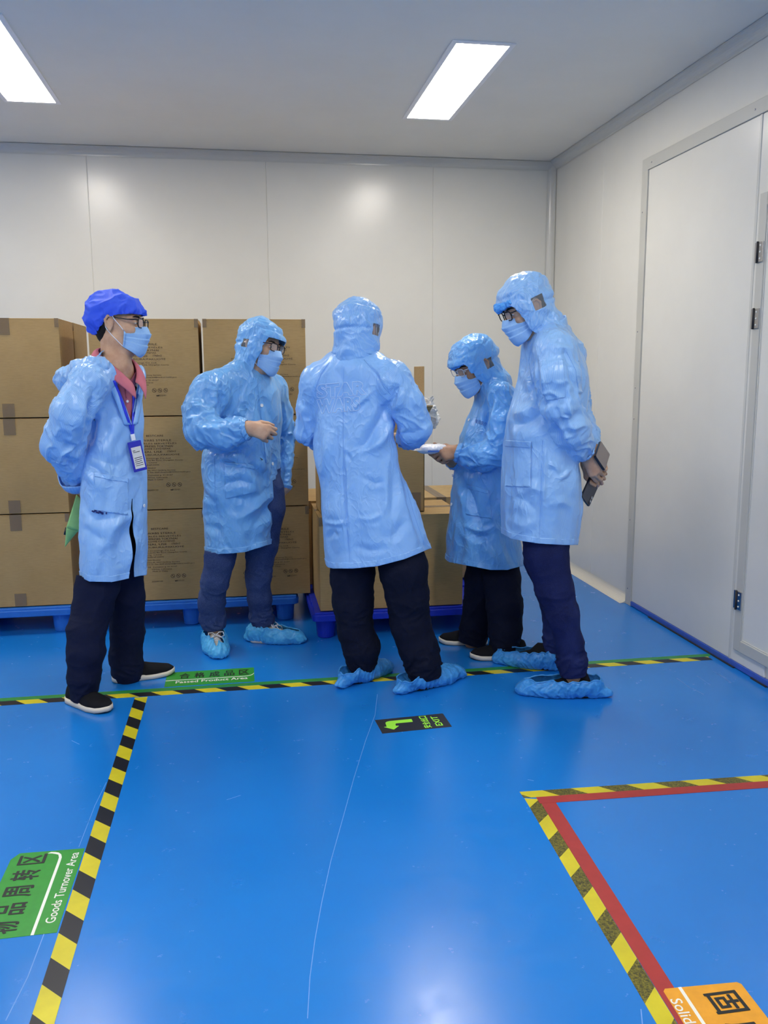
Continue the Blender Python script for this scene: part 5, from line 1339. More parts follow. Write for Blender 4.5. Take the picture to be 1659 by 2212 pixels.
def make_trousers(spec, root, mat, loc, seed=0, stack=1.0, vox=0.005, bare=None):
    F = Field(); legs = [spec['legR'], spec['legL']]
    top = [np.array(l[0][:3]) for l in legs]; mid = (top[0]+top[1])/2
    for l in legs:
        F.chain([p[:3] for p in l], [p[3] for p in l], 0.02)
    up2 = np.array([0, 0, 0.24]); F.rc(top[0]+up2, top[1]+up2, legs[0][0][3]*0.9, legs[1][0][3]*0.9, 0.04); F.rc(mid+up2/2, mid+up2, legs[0][0][3], legs[0][0][3]*0.95, 0.04)
    coatF = Field(); coatF.rings(spec['torso'], math.radians(spec['phi']), 0.02, 2.25)
    F.rc(top[0]+np.array([0, 0, 0.10]), top[1]+np.array([0, 0, 0.10]), legs[0][0][3]*0.95, legs[1][0][3]*0.95, 0.04)
    V, Q = F.mesh(vox, 3); N = vnormals(V, Q)
    d, s, ang, which, rad = arm_coords(V, legs); sd = seed*2.3
    Lc = [sum(np.linalg.norm(np.array(A[i+1][:3])-np.array(A[i][:3])) for i in range(len(A)-1)) for A in legs]
    sn = s/np.where(which == 0, Lc[0], Lc[1])
    q = V+0.03*np.stack([pnoise(V*6+sd), pnoise(V*6+sd+4), pnoise(V*6+sd+8)], 1)
    D = 0.005*pnoise(V*np.array([5, 5, 3])+sd)+0.004*ridge(q*np.array([8, 8, 9])+sd, 1.5)+0.0015*ridge(q*24+sd)
    cr = ridge(np.stack([s*26+0.8*np.sin(ang+which*2+sd), np.cos(ang)*1.1+which*7+sd, np.sin(ang)*1.1], 1), 1.3)
    D -= D.mean()
    D += stack*cr*(0.010*np.exp(-((sn-0.90)/0.10)**2)+0.004*np.exp(-((sn-0.50)/0.12)**2))
    V = V+N*D[:, None]
    hv = above_hem(spec, V)
    inside = -coatF.ev(V)-0.010-np.clip(hv*0.25, 0, 0.028)
    V, Q, _ = clip_mesh(V, Q, np.where(hv > 0.002, np.where(bare(V), 0.02, inside) if bare else inside, 0.02), ())
    for l in legs:
        a = np.array(l[-2][:3]); b = np.array(l[-1][:3]); ax = nrm(b-a); qd = V-b; al = qd@ax; rd = np.linalg.norm(qd-al[:, None]*ax, axis=1)
        S = np.where((rd < 0.12) & (np.abs(al) < 0.12), 0.0-al, 1.0)
        V, Q, _ = clip_mesh(V, Q, S, ())
    o = from_np('trousers', V, Q, mat, root, loc, True, solid=0.004)
    spec['_trousers'] = (V, Q, np.zeros((len(V), 3)))
    return o

def seam(pts, r, name, mat, parent, loc):
    b = MB(); b.tube(pts, r, 6); return b.build(name, mat, parent, True, off=loc)

def make_shoe(root, heel, toe, mat, sole_mat, loc, L=None, w=0.047, h_ankle=0.095, gum=None, yaw_z=0.0, toe_up=0.004, lace=False, name='shoe'):
    heel = np.array([heel[0], heel[1], 0.0]); toe = np.array([toe[0], toe[1], 0.0])
    d = toe-heel; LL = L or np.linalg.norm(d); d = nrm(d); l = np.array([-d[1], d[0], 0]); up = np.array([0, 0, 1.0])
    ts = np.concatenate([[0.0, 0.012, 0.035], np.linspace(0.07, 0.93, 24), [0.965, 0.987, 1.0]])
    wid = np.interp(ts, [0, 0.012, 0.035, 0.08, 0.2, 0.45, 0.68, 0.85, 0.94, 0.98, 1.0], [0.004, 0.45*w, 0.62*w, 0.74*w, 0.78*w, 0.80*w, 1.0*w, 0.88*w, 0.62*w, 0.34*w, 0.005])
    hgt = np.interp(ts, [0, 0.03, 0.12, 0.30, 0.45, 0.62, 0.80, 0.92, 1.0], [0.055, 0.080, h_ankle, h_ankle*0.98, 0.082, 0.066, 0.052, 0.044, 0.026])
    bend = np.interp(ts, [0, 0.4, 0.8, 1], [0, -0.004, 0.003, 0.0])
    rise = np.interp(ts, [0, 0.1, 0.6, 0.85, 1], [0.003, 0, 0, toe_up*0.5, toe_up*2])
    def loft(z0f, prof, expand=0.0, mat_=mat, nm=name, par=root):
        V = []; F = []; n = len(prof)
        for i, t in enumerate(ts):
            c = heel+d*(t*LL+(expand*(1 if t > 0.5 else -1) if t in (ts[0], ts[-1]) else 0))+l*bend[i]
            for py, pz in prof:
                y, z = z0f(i, py, pz)
                V.append(c+l*y+up*z)
        for i in range(len(ts)-1):
            for k in range(n): F.append((i*n+k, (i+1)*n+k, (i+1)*n+(k+1) % n, i*n+(k+1) % n))
        F.append(tuple(range(n))); F.append(tuple((len(ts)-1)*n+k for k in range(n-1, -1, -1)))
        return from_np(nm, np.array(V), F, mat_, par, loc, True)
    k = 14
    up_prof = [(-math.cos(math.pi*i/k), math.sin(math.pi*i/k)) for i in range(k+1)]
    def upper(i, py, pz):
        s = 1 if py >= 0 else -1
        return s*(abs(py)**0.75)*(wid[i]*(1-0.42*pz*max(0, (hgt[i]-0.05)/0.05))), 0.020+rise[i]+(pz**0.85)*(hgt[i]-0.020)
    o = loft(upper, up_prof)
    sp = [(-1, 0.0), (-1.0, 0.5), (-0.97, 1.0), (0.97, 1.0), (1.0, 0.5), (1, 0.0)]
    def sole(i, py, pz):
        th = 0.024 if ts[i] < 0.5 else 0.021
        return py*(wid[i]+0.0035), 0.0015+rise[i]+pz*th+(0.006 if gum else 0)*(0)
    loft(sole, sp, 0.003, sole_mat, 'sole', o)
    if gum is not None:
        sg = [(-1, 0.0), (-1.0, 0.6), (1.0, 0.6), (1, 0.0)]
        loft(lambda i, py, pz: (py*(wid[i]+0.0028), 0.0005+rise[i]*0.8+pz*0.010), sg, 0.002, gum, 'outsole', o)
    if lace:
        at = lambda x, y, z: heel+d*x*LL+l*y+up*z
        for j, x in enumerate((0.46, 0.53, 0.60)):
            z = np.interp(x, ts, hgt)+0.003
            seam([at(x, -0.022, z-0.012), at(x+0.01, 0, z), at(x+0.02, 0.022, z-0.012)], 0.0022, 'lace', M_white_cloth, o, loc)
        z = np.interp(0.47, ts, hgt)
        for q in (-1, 1):
            seam([at(0.47, 0, z+0.004), at(0.44, q*0.016, z+0.018), at(0.46, q*0.036, z+0.020), at(0.52, q*0.040, z+0.004), at(0.52, q*0.020, z-0.002), at(0.48, 0, z+0.005)], 0.0024, 'lace', M_white_cloth, o, loc)
            seam([at(0.47, 0, z+0.004), at(0.54, q*0.012, z+0.010), at(0.60, q*0.030, z-0.004), at(0.62, q*0.036, z-0.022)], 0.0022, 'lace', M_white_cloth, o, loc)
    return o

def make_cover(root, heel, toe, mat, loc, seed=0, L=None, w=0.062, z_open=0.085, slope=0.10, open_at=0.30, open_r=0.085, tail=0.0):
    heel = np.array([heel[0], heel[1], 0.0]); toe = np.array([toe[0], toe[1], 0.0])
    d = nrm(toe-heel); LL = np.linalg.norm(toe-heel); l = np.array([-d[1], d[0], 0]); up = np.array([0, 0, 1.0])
    at = lambda x, y, z: heel+d*x+l*y+up*z
    F = Field(); R = np.array([d, l, up])
    F.rc(at(0.055, 0, 0.052), at(0.40*LL, 0, 0.056), w*0.88, w*0.94, 0.03)
    F.rc(at(0.40*LL, 0, 0.052), at(LL-0.045, 0, 0.030), w*0.95, w*0.60, 0.03)
    F.ell(at(0.62*LL, 0, 0.028), [0.10, w*1.02, 0.040], R, 0.03)
    F.ell(at(LL-0.03, 0, 0.018), [0.036, w*0.62, 0.020], R, 0.02)
    F.ell(at(0.02, 0, 0.020), [0.030+tail, 0.030, 0.022], R, 0.02)
    V, Q = F.mesh(0.0042, 3); N = vnormals(V, Q); sd = seed*4.4
    L_ = np.stack([(V-heel)@d, (V-heel)@l, V[:, 2]], 1)
    # pleats run from the elastic down to the sole
    an = np.arctan2(L_[:, 1]*1.6, L_[:, 0]-open_at*LL)
    D = 0.0055*ridge(np.stack([an*4.2+0.5*np.sin(L_[:, 2]*50), L_[:, 2]*6, np.full(len(V), sd)], 1), 1.2)
    D += 0.006*pnoise(V*14+sd)+0.003*ridge(V*34+sd, 1.2)
    V = V+N*D[:, None]
    V[:, 2] = np.where(V[:, 2] < 0.004, 0.0025+0.0008*np.sin(V[:, 0]*300), V[:, 2])
    x = (V-heel)@d; y = (V-heel)@l
    zc = z_open-slope*(x-open_at*LL)+0.004*np.sin(an*13)
    S = zc-V[:, 2]
    V, Tn, _ = clip_mesh(V, Q, S, ())
    o = from_np('shoe_cover', V, Tn, mat, root, loc, True, solid=0.0012)
    # elastic edge: a rolled tube along the cut
    E = {}
    for t in Tn.tolist():
        for i in range(3):
            k = (t[i], t[(i+1) % 3]); kk = (min(k), max(k)); E[kk] = E.get(kk, 0)+1
    bd = [k for k, c in E.items() if c == 1]
    nb = {}
    for a, b in bd: nb.setdefault(a, []).append(b); nb.setdefault(b, []).append(a)
    best = []; seen = set()
    for st in list(nb):
        if st in seen: continue
        loop = [st]; seen.add(st); cur = st
        while True:
            nx = [q for q in nb[cur] if q not in seen]
            if not nx: break
            cur = nx[0]; seen.add(cur); loop.append(cur)
        if len(loop) > len(best): best = loop
    if len(best) > 12:
        P = V[best]; k = max(1, len(P)//70)
        Ps = np.stack([np.convolve(np.concatenate([P[-4:, c], P[:, c], P[:4, c]]), np.ones(9)/9, 'valid') for c in range(3)], 1)[::k]
        b = MB(); b.tube([tuple(p) for p in Ps], [0.0032+0.0008*math.sin(i*2.1) for i in range(len(Ps))], 7, closed=True)
        b.build('elastic_edge', mat, o, True, off=loc)
    return o

def make_mask(spec, root, loc, theta=56):
    c, R, hp = spec['_c'], spec['_R'], spec['_hp']
    E = Field()
    E.ell([0.018, 0, -0.03], [0.079, 0.067, 0.092], None, 0.02)
    E.rc([0.090, 0, 0.006], [0.105, 0, -0.030], 0.010, 0.013, 0.045)
    E.rc([0.100, 0, -0.034], [0.082, 0, -0.095], 0.017, 0.024, 0.04)
    E.ell([0.056, 0, -0.10], [0.040, 0.044, 0.030], None, 0.04)
    nu, nv = 44, 40
    P = np.zeros((nv+1, nu+1, 3))
    for j in range(nv+1):
        v = j/nv
        for i in range(nu+1):
            u = -1+2*i/nu; a = math.radians(theta*u)
            zt = 0.000-0.022*abs(u)**1.3; zb = -0.128+0.040*abs(u)**1.6
            P[j, i] = (a, zt+(zb-zt)*v, v)
    A = P[..., 0].ravel(); Z = P[..., 1].ravel(); Vv = P[..., 2].ravel()
    U = np.abs(A)/math.radians(theta)
    r = np.full(len(A), 0.02); found = np.zeros(len(A), bool)
    for q in np.linspace(0.17, 0.02, 160):
        X = np.stack([q*np.cos(A), q*np.sin(A), Z], 1); ins = (E.ev(X) < 0) & ~found
        r[ins] = q; found |= ins
    r = r.reshape(nv+1, nu+1)
    for _ in range(2): r[1:-1] = (r[:-2]+2*r[1:-1]+r[2:])/4
    r = r.ravel()
    ph = np.clip((Vv-0.22)/0.60, 0, 1)*3.0
    saw = np.where((ph > 0) & (ph < 3), 1-(ph % 1.0), 0)
    r = r+0.0025+0.0048*saw*(1-0.25*U)+0.0015*np.sin(A*9)*Vv
    L = np.stack([r*np.cos(A), r*np.sin(A), Z+0.002*np.sin(A*7)*Vv], 1)
    V = c+L@R
    F = [(j*(nu+1)+i, (j+1)*(nu+1)+i, (j+1)*(nu+1)+i+1, j*(nu+1)+i+1) for j in range(nv) for i in range(nu)]
    o = from_np('face_mask', V, F, M_mask, root, loc, True, solid=0.0016)
    H = Field(); add_head(H, np.zeros(3), np.eye(3))
    G = L.reshape(nv+1, nu+1, 3)
    for q, i in ((-1, 0), (1, nu)):
        key = [G[1, i], [0.010, q*0.080, 0.016], [-0.010, q*0.087, 0.036], [-0.028, q*0.084, 0.012], [-0.022, q*0.080, -0.022], [-0.004, q*0.072, -0.046], G[nv-1, i]]
        pts = []
        for a, b in zip(key[:-1], key[1:]):
            for t in np.linspace(0, 1, 7)[:-1]: pts.append(np.array(a)*(1-t)+np.array(b)*t)
        pts.append(np.array(key[-1])); X = np.array(pts)
        for _ in range(8):
            dd = H.ev(X); g = np.stack([(H.ev(X+e)-H.ev(X-e)) for e in np.eye(3)*0.002], 1); g /= np.linalg.norm(g, axis=1)[:, None]+1e-9
            X = X+g*np.clip(0.0026-dd, 0, 0.01)[:, None]
        X[1:-1] = (X[:-2]+2*X[1:-1]+X[2:])/4
        b = MB(); b.tube([tuple(c+p@R) for p in X], 0.0019, 6); b.build('ear_loop', M_white_cloth, o, True, off=loc)
    # stitched side bands
    for i in (0, nu):
        ii = [i, i+1, i+2] if i == 0 else [i-2, i-1, i]
        Vb = V.reshape(nv+1, nu+1, 3)[:, ii].reshape(-1, 3); Nn = Vb-(c+np.array([0, 0, -0.05])@R); Nn /= np.linalg.norm(Nn, axis=1)[:, None]
        Fb = [(j*3+k, (j+1)*3+k, (j+1)*3+k+1, j*3+k+1) for j in range(nv) for k in range(2)]
        from_np('side_band', Vb+Nn*0.002, Fb, M_mask, o, loc, True, solid=0.001)
    return o

def make_glasses(spec, root, loc, mat, w=0.050, h=0.036, r=0.0024, x0=0.106, zc=0.010, rim_all=True):
    c, R = spec['_c'], spec['_R']; to = lambda p: tuple(c+np.array(p)@R)
    b = MB(); lens = []
    for q in (-1, 1):
        ring = [(x0-0.006*abs(y+q*0.033)/0.06-0.05*((z)/1.0)*0.12, q*0.033+y, zc+z) for y, z in rrect(w, h, 0.013, 6)]
        b.tube([to(p) for p in ring], r, 8, closed=True); lens.append(ring)
    fr = b.build('glasses', mat, root, True, off=loc)
    b = MB(); b.tube([to((x0-0.003, -0.010, zc+0.006)), to((x0+0.001, 0, zc+0.009)), to((x0-0.003, 0.010, zc+0.006))], r*0.9, 8); b.build('bridge', mat, fr, True, off=loc)
    for q, ring in zip((-1, 1), lens):
        n = len(ring); V = [to(p) for p in ring]; V2 = [to((p[0]-0.0012, p[1], p[2])) for p in ring]
        from_np('lens', np.array(V+V2), [tuple(range(n)), tuple(range(2*n-1, n-1, -1))], M_lens, fr, loc, False)
        b = MB(); b.tube([to((x0-0.005, q*0.060, zc+0.012)), to((x0-0.012, q*0.070, zc+0.012)), to((0.06, q*0.076, zc+0.010)), to((0.012, q*0.082, zc+0.014)), to((-0.012, q*0.0865, zc+0.020)), to((-0.030, q*0.086, zc-0.004))], [r*1.1, r*1.1, r, r, r, r*1.2], 8)
        b.build('temple', mat, fr, True, off=loc)
    return fr

def face_details(spec, root, loc, low=-0.072, hair_mat=None, brow=True):
    c, R, hp = spec['_c'], spec['_R'], spec['_hp']
    for q in (-1, 1):
        F = Field(); F.ell([0.0795, q*0.033, 0.009], [0.0075, 0.0125, 0.0048], None)
        V, Q = F.mesh(0.0016, 1); e = from_np('eye', c+V@R, Q, M_eye, root, loc)
        F = Field(); F.ell([0.0838, q*0.033, 0.0088], [0.0042, 0.0050, 0.0046], None)
        V, Q = F.mesh(0.0012, 1); from_np('iris', c+V@R, Q, M_iris, e, loc)
        if brow:
            pts = [(0.0915, q*0.014, 0.030), (0.090, q*0.026, 0.035), (0.084, q*0.040, 0.036), (0.074, q*0.051, 0.032)]
            b = MB(); b.tube([tuple(hp(*p)) for p in pts], [0.0028, 0.0036, 0.0032, 0.0015], 7); b.build('eyebrow', M_hair, root, True, off=loc)
    F = Field(); F.ell([-0.014, 0, 0.034], [0.1035, 0.0815, 0.0925], None, 0.02); F.ell([-0.048, 0, -0.030], [0.048, 0.058, 0.056], None, 0.03)
    V, Q = F.mesh(0.0042, 2)
    V = V*(1+0.010*ridge(V*np.array([60, 60, 25]))[:, None])
    x, y, z = V.T
    # hairline: high over the brow, down before the ear, round behind it to the nape
    line = np.interp(x, [-0.13, -0.045, -0.030, -0.012, 0.004, 0.030, 0.060, 0.09], [low, low+0.006, -0.02, 0.040, 0.030, 0.052, 0.080, 0.088])
    V, Tn, _ = clip_mesh(V, Q, z-line, ())
    from_np('hair', c+V@R, Tn, M_hair, root, loc, True)
# ------------------------------------------------------------------ the five people
def wrap_lines(spec, lines, r, name, mat, parent, off=0.001):
    """thin raised lines (seams, embossed outlines) lying on the coat; lines in (x, z)"""
    b = MB()
    for ln, closed in lines:
        P = []
        for x, z in ln:
            p, n = surf_pt(spec, x, z)
            if p is None: continue
            P.append(p-np.array([0, off, 0]))
        if len(P) > 2: b.tube([tuple(q) for q in P], r, 5, closed=closed)
    if b.V: return b.build(name, mat, parent, True, off=spec['_loc'])

def dense(pts, step=0.006):
    out = []
    for a, b in zip(pts[:-1], pts[1:]):
        n = max(1, int(math.hypot(b[0]-a[0], b[1]-a[1])/step))
        out += [(a[0]+(b[0]-a[0])*i/n, a[1]+(b[1]-a[1])*i/n) for i in range(n)]
    return out+[pts[-1]]

def outline_text(s, size, bold=0.0):
    """outlines of lettering as closed polylines"""
    V, F = text_mesh(s, size, 0.0, bold)
    E = {}
    for f in F:
        for i in range(len(f)):
            a, b = f[i], f[(i+1) % len(f)]
            E[(a, b)] = 1
    nx = {a: b for a, b in E if (b, a) not in E}
    loops = []; seen = set()
    for st in list(nx):
        if st in seen: continue
        lp = []; cur = st
        while cur not in seen and cur in nx:
            seen.add(cur); lp.append((V[cur][0], V[cur][1])); cur = nx[cur]
        if len(lp) > 3: loops.append(lp)
    return loops

def coat_text(spec, s, cx, cz, width, height, rot, mat, parent, name='lettering', off=0.0012, bold=0.0):
    V, F = text_mesh(s, 0.05, 0.0, 0.0); bad = set()
    V[:, 0] *= width/(V[:, 0].max()-V[:, 0].min()); V[:, 1] *= height/(V[:, 1].max()-V[:, 1].min())
    c, q = math.cos(rot), math.sin(rot); P = []
    for k, (x, y, _) in enumerate(V):
        X, Z = cx+x*c-y*q, cz+x*q+y*c; p, n = surf_pt(spec, X, Z)
        if p is None: bad.add(k); p = np.array([X, spec['Y0'], Z])
        P.append(p-np.array([0, off+0.003, 0]))
    med = np.median([p[1] for p in P]); F = [f for f in F if not any(k in bad or abs(P[k][1]-med) > 0.11 for k in f)]
    return from_np(name, np.array(P), F, mat, parent, spec['_loc'], False)

def pocket(spec, mat, coat):
    """patch pocket with a doubled top edge and a stitched border"""
    q = spec['pocket']; decal(spec, 'pocket', q, mat, coat, 0.0048, 0.003)
    a, b, c_, d_ = [np.array(v) for v in q]
    decal(spec, 'pocket_hem', [tuple(a), tuple(b), tuple(b+(c_-b)*0.13), tuple(a+(d_-a)*0.13)], mat, coat, 0.0072, 0.0022)
    wrap_lines(spec, [(dense([q[0], q[3], q[2], q[1]], 0.006), False)], 0.0016, 'seam', mat, coat, 0.0040)

# ---- middle person, seen from the back
S3 = DATA['P3']; L3 = (0.74, 3.72, 0.0)
p3 = make_body(S3, 'person', L3, M_skin, 'person seen from the back, hooded blue coat, black trousers, middle of the group',
    [lambda F: add_hand(F, S3['wristR'], (0.15, 0.9, 0.2), (0.5, 0.0, 0.8), 'R', GRIP),
     lambda F: add_hand(F, S3['wristL'], (0.8, 0.45, 0.1), (-0.2, 0.6, 0.75), 'L', GRIP)])
c3 = make_coat(S3, p3, M_coat3, L3, seed=3, crumple=0.75)
make_hood(S3, p3, c3, M_coat3, L3, seed=3, window=(-1, (-0.040, 0.012, -0.018, 0.030)))
T = S3['torso']; collar_band(S3, c3, M_coat3, L3, (T[0][1], T[0][2], T[0][0]+0.004), T[0][3]*1.13, T[0][4]*1.08, math.radians(50), 0.05, 0.036)
make_trousers(S3, p3, M_blk, L3, seed=3)
make_mask(S3, p3, L3); face_details(S3, p3, L3)
lines = []
for word, cx, cz, wd, ht in (('STAR', 0.4340, 1.3255, 0.2143, 0.0587), ('WARS', 0.4191, 1.2598, 0.1866, 0.0613)):
    for lp in outline_text(word, 0.1, 0.006):
        xs = [q[0] for q in lp]
        lines.append((lp, word, cx, cz, wd, ht))
tw = {}
for lp, word, *_ in lines:
    a = tw.setdefault(word, [9, -9, 9, -9]); xs = [q[0] for q in lp]; zs = [q[1] for q in lp]
    a[0] = min(a[0], min(xs)); a[1] = max(a[1], max(xs)); a[2] = min(a[2], min(zs)); a[3] = max(a[3], max(zs))
out = []
for lp, word, cx, cz, wd, ht in lines:
    a = tw[word]; m = []
    for x, z in lp+lp[:1]:
        u = (x-a[0])/(a[1]-a[0])-0.5; v = (z-a[2])/(a[3]-a[2])-0.5
        m.append((cx+u*wd, cz+v*ht+u*wd*0.07))
    out.append((dense(m, 0.005), False))
M_emb = mat_coat('coat_blue_emboss', srgb(182, 212, 250), srgb(186, 216, 252), srgb(190, 218, 252), 0.2)
wrap_lines(S3, out, 0.0016, 'embossed_lettering', M_emb, c3, 0.0005)
make_cover(p3, (0.405, 3.690), (0.668, 3.885), M_film, L3, 1, w=0.052, z_open=0.088, slope=-0.18, open_at=0.42, tail=0.02)
make_cover(p3, (0.650, 3.575), (0.990, 3.745), M_film, L3, 2, w=0.056, z_open=0.080, slope=-0.16, open_at=0.38, tail=0.02)
make_shoe(p3, (0.470, 3.740), (0.640, 3.866), M_shoe, M_blksole, L3, w=0.036, L=0.20)
make_shoe(p3, (0.720, 3.610), (0.960, 3.730), M_shoe, M_blksole, L3, w=0.038, L=0.235)

# ---- second man from the left: hood, fist, one hand in his pocket
S2 = DATA['P2']; L2 = (0.06, 4.36, 0.0)
p2 = make_body(S2, 'person', L2, M_skin, 'man in a hooded blue coat and blue jeans, one fist raised before him',
    [lambda F: add_hand(F, S2['wristR'], (0.96, -0.08, -0.26), (0.12, -0.93, 0.34), 'R', ((36, 98, 62), (42, 100, 62), (48, 100, 62), (54, 98, 62)), spread=(9, 3, -4, -11), s=1.0),
     lambda F: add_hand(F, S2['wristL'], (-0.28, -0.10, -0.95), (0.75, -0.1, -0.2), 'L', LOOSE)])
xl2 = S2['openline']
def open2(V, wm):
    X = np.interp(-V[:, 2], [-q[1] for q in xl2], [q[0] for q in xl2])
    inside = (V[:, 2] < xl2[0][1]) & (V[:, 1] < S2['Y0']+0.07)
    return np.where(inside & (wm < 0.5), X-V[:, 0], 1.0)
c2 = make_coat(S2, p2, M_coat2, L2, seed=2, crumple=1.25, opening=open2)
make_hood(S2, p2, c2, M_coat2, L2, seed=2, brim=0.012, window=(-1, (-0.046, -0.008, -0.016, 0.024)))
T = S2['torso']; collar_band(S2, c2, M_coat2, L2, (T[0][1], T[0][2], T[0][0]-0.004), T[0][3]*1.10, T[0][4]*1.12, math.radians(-44), 0.20, 0.040)
make_trousers(S2, p2, M_jean, L2, seed=2, bare=lambda V: (V[:, 0] > np.interp(-V[:, 2], [-q[1] for q in xl2], [q[0] for q in xl2])-0.035) & (V[:, 2] < xl2[0][1]+0.05) & (V[:, 1] < S2['Y0']+0.08))
make_mask(S2, p2, L2); face_details(S2, p2, L2); make_glasses(S2, p2, L2, M_specs2)
pocket(S2, M_coat2, c2)
for bx in S2['buttons']: button(S2, bx[0], bx[1], c2, 0.0085)
decal(S2, 'placket', S2['placket'], M_coat2, c2, 0.0032, 0.0015)
M_grime = plain('dark_green_stain', srgb(40, 60, 54), 0.7)
decal(S2, 'stain', S2['stain'], M_grime, c2, 0.0046, 0.0004); decal(S2, 'stain', S2['stainb'], M_grime, c2, 0.0036, 0.0004)
make_cover(p2, (-0.185, 4.455), (-0.135, 4.190), M_film2, L2, 3, w=0.062, z_open=0.098, slope=0.22, open_at=0.38)
make_cover(p2, (-0.005, 4.470), (0.305, 4.385), M_film2, L2, 4, w=0.060, z_open=0.090, slope=0.14, open_at=0.34)
make_shoe(p2, (-0.172, 4.435), (-0.140, 4.225), M_sneak, M_sole, L2, w=0.045, lace=True, L=0.25, h_ankle=0.108)
make_shoe(p2, (0.020, 4.462), (0.275, 4.392), M_sneak, M_sole, L2, w=0.044, lace=True, L=0.265, h_ankle=0.108)

# ---- short person with the white package
S4 = DATA['P4']; L4 = (1.17, 4.08, 0.0)
p4 = make_body(S4, 'person', L4, M_skin_tan, 'short person in a hooded blue coat facing left, both hands on a white package',
    [lambda F: add_hand(F, S4['wristL'], (-0.98, -0.10, -0.12), (-0.05, -0.80, 0.60), 'L', ((42, 78, 48), (52, 84, 50), (60, 84, 50), (66, 84, 50)),
                        thumb=[((0.72, 0.66, -0.10), 0.044), ((0.97, 0.10, -0.22), 0.034), ((0.98, -0.12, -0.16), 0.028)], s=0.96),
     lambda F: add_hand(F, S4['wristR'], (-0.90, -0.36, 0.18), (0.15, 0.55, -0.8), 'R', ((16, 24, 14), (18, 26, 16), (20, 28, 16), (22, 28, 16)), s=0.95)])
c4 = make_coat(S4, p4, M_coat4, L4, seed=4, crumple=1.05)
make_hood(S4, p4, c4, M_coat4, L4, seed=4, brim=0.024, window=(1, (-0.052, -0.006, -0.020, 0.026)))
T = S4['torso']; collar_band(S4, c4, M_coat4, L4, (T[0][1], T[0][2], T[0][0]-0.004), T[0][3]*1.08, T[0][4]*1.10, math.radians(200), 0.42, 0.046)
make_trousers(S4, p4, M_blk, L4, seed=4, stack=0.5)
make_mask(S4, p4, L4); face_details(S4, p4, L4); make_glasses(S4, p4, L4, M_specs3, r=0.0020)
for bx in S4['buttons']: button(S4, bx[0], bx[1], c4, 0.0080)
pocket(S4, M_coat4, c4); decal(S4, 'chest_tab', S4['tab'], M_coat4, c4, 0.0034, 0.0016)
coat_text(S4, '昊润医疗', *S4['chest'], 0.062, 0.019, -0.30, M_text, c4, bold=0.0012)
make_shoe(p4, (1.230, 4.185), (0.994, 4.262), M_shoe, M_sole, L4, w=0.044, gum=M_gum)
make_shoe(p4, (1.365, 3.965), (1.086, 3.978), M_shoe, M_sole, L4, w=0.045, gum=M_gum)

# ---- tall person on the right, hands behind the back
S5 = DATA['P5']; L5 = (1.33, 3.58, 0.0)
p5 = make_body(S5, 'person', L5, M_skin, 'tall person in a hooded blue coat and dark jeans, hands behind the back, right',
    [lambda F: add_hand(F, S5['wristL'], (0.50, -0.10, -0.86), (-0.62, -0.76, -0.10), 'L', ((28, 40, 26), (34, 46, 30), (40, 50, 32), (40, 48, 30)), s=0.95),
     lambda F: add_hand(F, S5['wristR'], (0.62, 0.02, -0.78), (0.05, 0.99, 0.0), 'R', ((62, 66, 42), (66, 68, 44), (68, 68, 44), (66, 64, 44)),
                        thumb=[((0.50, 0.62, -0.55), 0.046), ((0.62, 0.10, -0.72), 0.032), ((0.95, -0.25, -0.10), 0.028)], spread=(8, 2, -5, -12), s=0.96)])
c5 = make_coat(S5, p5, M_coat, L5, seed=5, crumple=0.85)
make_hood(S5, p5, c5, M_coat, L5, seed=5, brim=0.006, rad=0.093, window=(1, (-0.046, 0.014, -0.012, 0.042)))
T = S5['torso']; collar_band(S5, c5, M_coat, L5, (T[0][1], T[0][2], T[0][0]-0.010), T[0][3]*1.06, T[0][4]*1.10, math.radians(190), 0.42, 0.050)
make_trousers(S5, p5, M_jean2, L5, seed=5, stack=0.9)
make_mask(S5, p5, L5); face_details(S5, p5, L5); make_glasses(S5, p5, L5, M_specs)
pocket(S5, M_coat, c5)
decal(S5, 'sleeve_patch', S5['patch'], M_coat, c5, 0.0030, 0.0015)
for bx in S5['buttons']: button(S5, bx[0], bx[1], c5, 0.0080)
make_cover(p5, (1.455, 3.735), (1.190, 3.925), M_film, L5, 5, w=0.060, z_open=0.085, slope=0.12, open_at=0.34)
make_cover(p5, (1.520, 3.385), (1.165, 3.490), M_film, L5, 6, w=0.060, z_open=0.080, slope=0.06, open_at=0.36, tail=0.03)
make_shoe(p5, (1.425, 3.758), (1.215, 3.905), M_shoe, M_blksole, L5, w=0.040, L=0.245, h_ankle=0.125)
make_shoe(p5, (1.470, 3.401), (1.215, 3.475), M_shoe, M_blksole, L5, w=0.041, L=0.25, h_ankle=0.125)

# ---- man in the blue cap, coat worn open over a pink polo shirt
S1 = DATA['P1']; L1 = (-0.60, 3.78, 0.0)
p1 = make_body(S1, 'person', L1, M_skin, 'man in a royal blue cap and open blue coat over a pink shirt, at left',
    [lambda F: add_hand(F, S1['wristR'], (0.85, 0.30, -0.45), (-0.3, -0.6, -0.2), 'R', GRIP),
     lambda F: add_hand(F, S1['wristL'], (0.15, -0.05, -0.98), (0.4, 0.85, 0.0), 'L', LOOSE)])
yaw1 = math.radians(S1['phi']); f1 = np.array([math.cos(yaw1), math.sin(yaw1)]); l1 = np.array([-math.sin(yaw1), math.cos(yaw1)])
def fl1(V):
    T = S1['torso']; cx = np.interp(-V[:, 2], [-r[0] for r in T], [r[1] for r in T]); cy = np.interp(-V[:, 2], [-r[0] for r in T], [r[2] for r in T])
    dx, dy = V[:, 0]-cx, V[:, 1]-cy
    return dx*f1[0]+dy*f1[1], dx*l1[0]+dy*l1[1]
zV, zS = S1['vbottom'][1], S1['slit'][1]
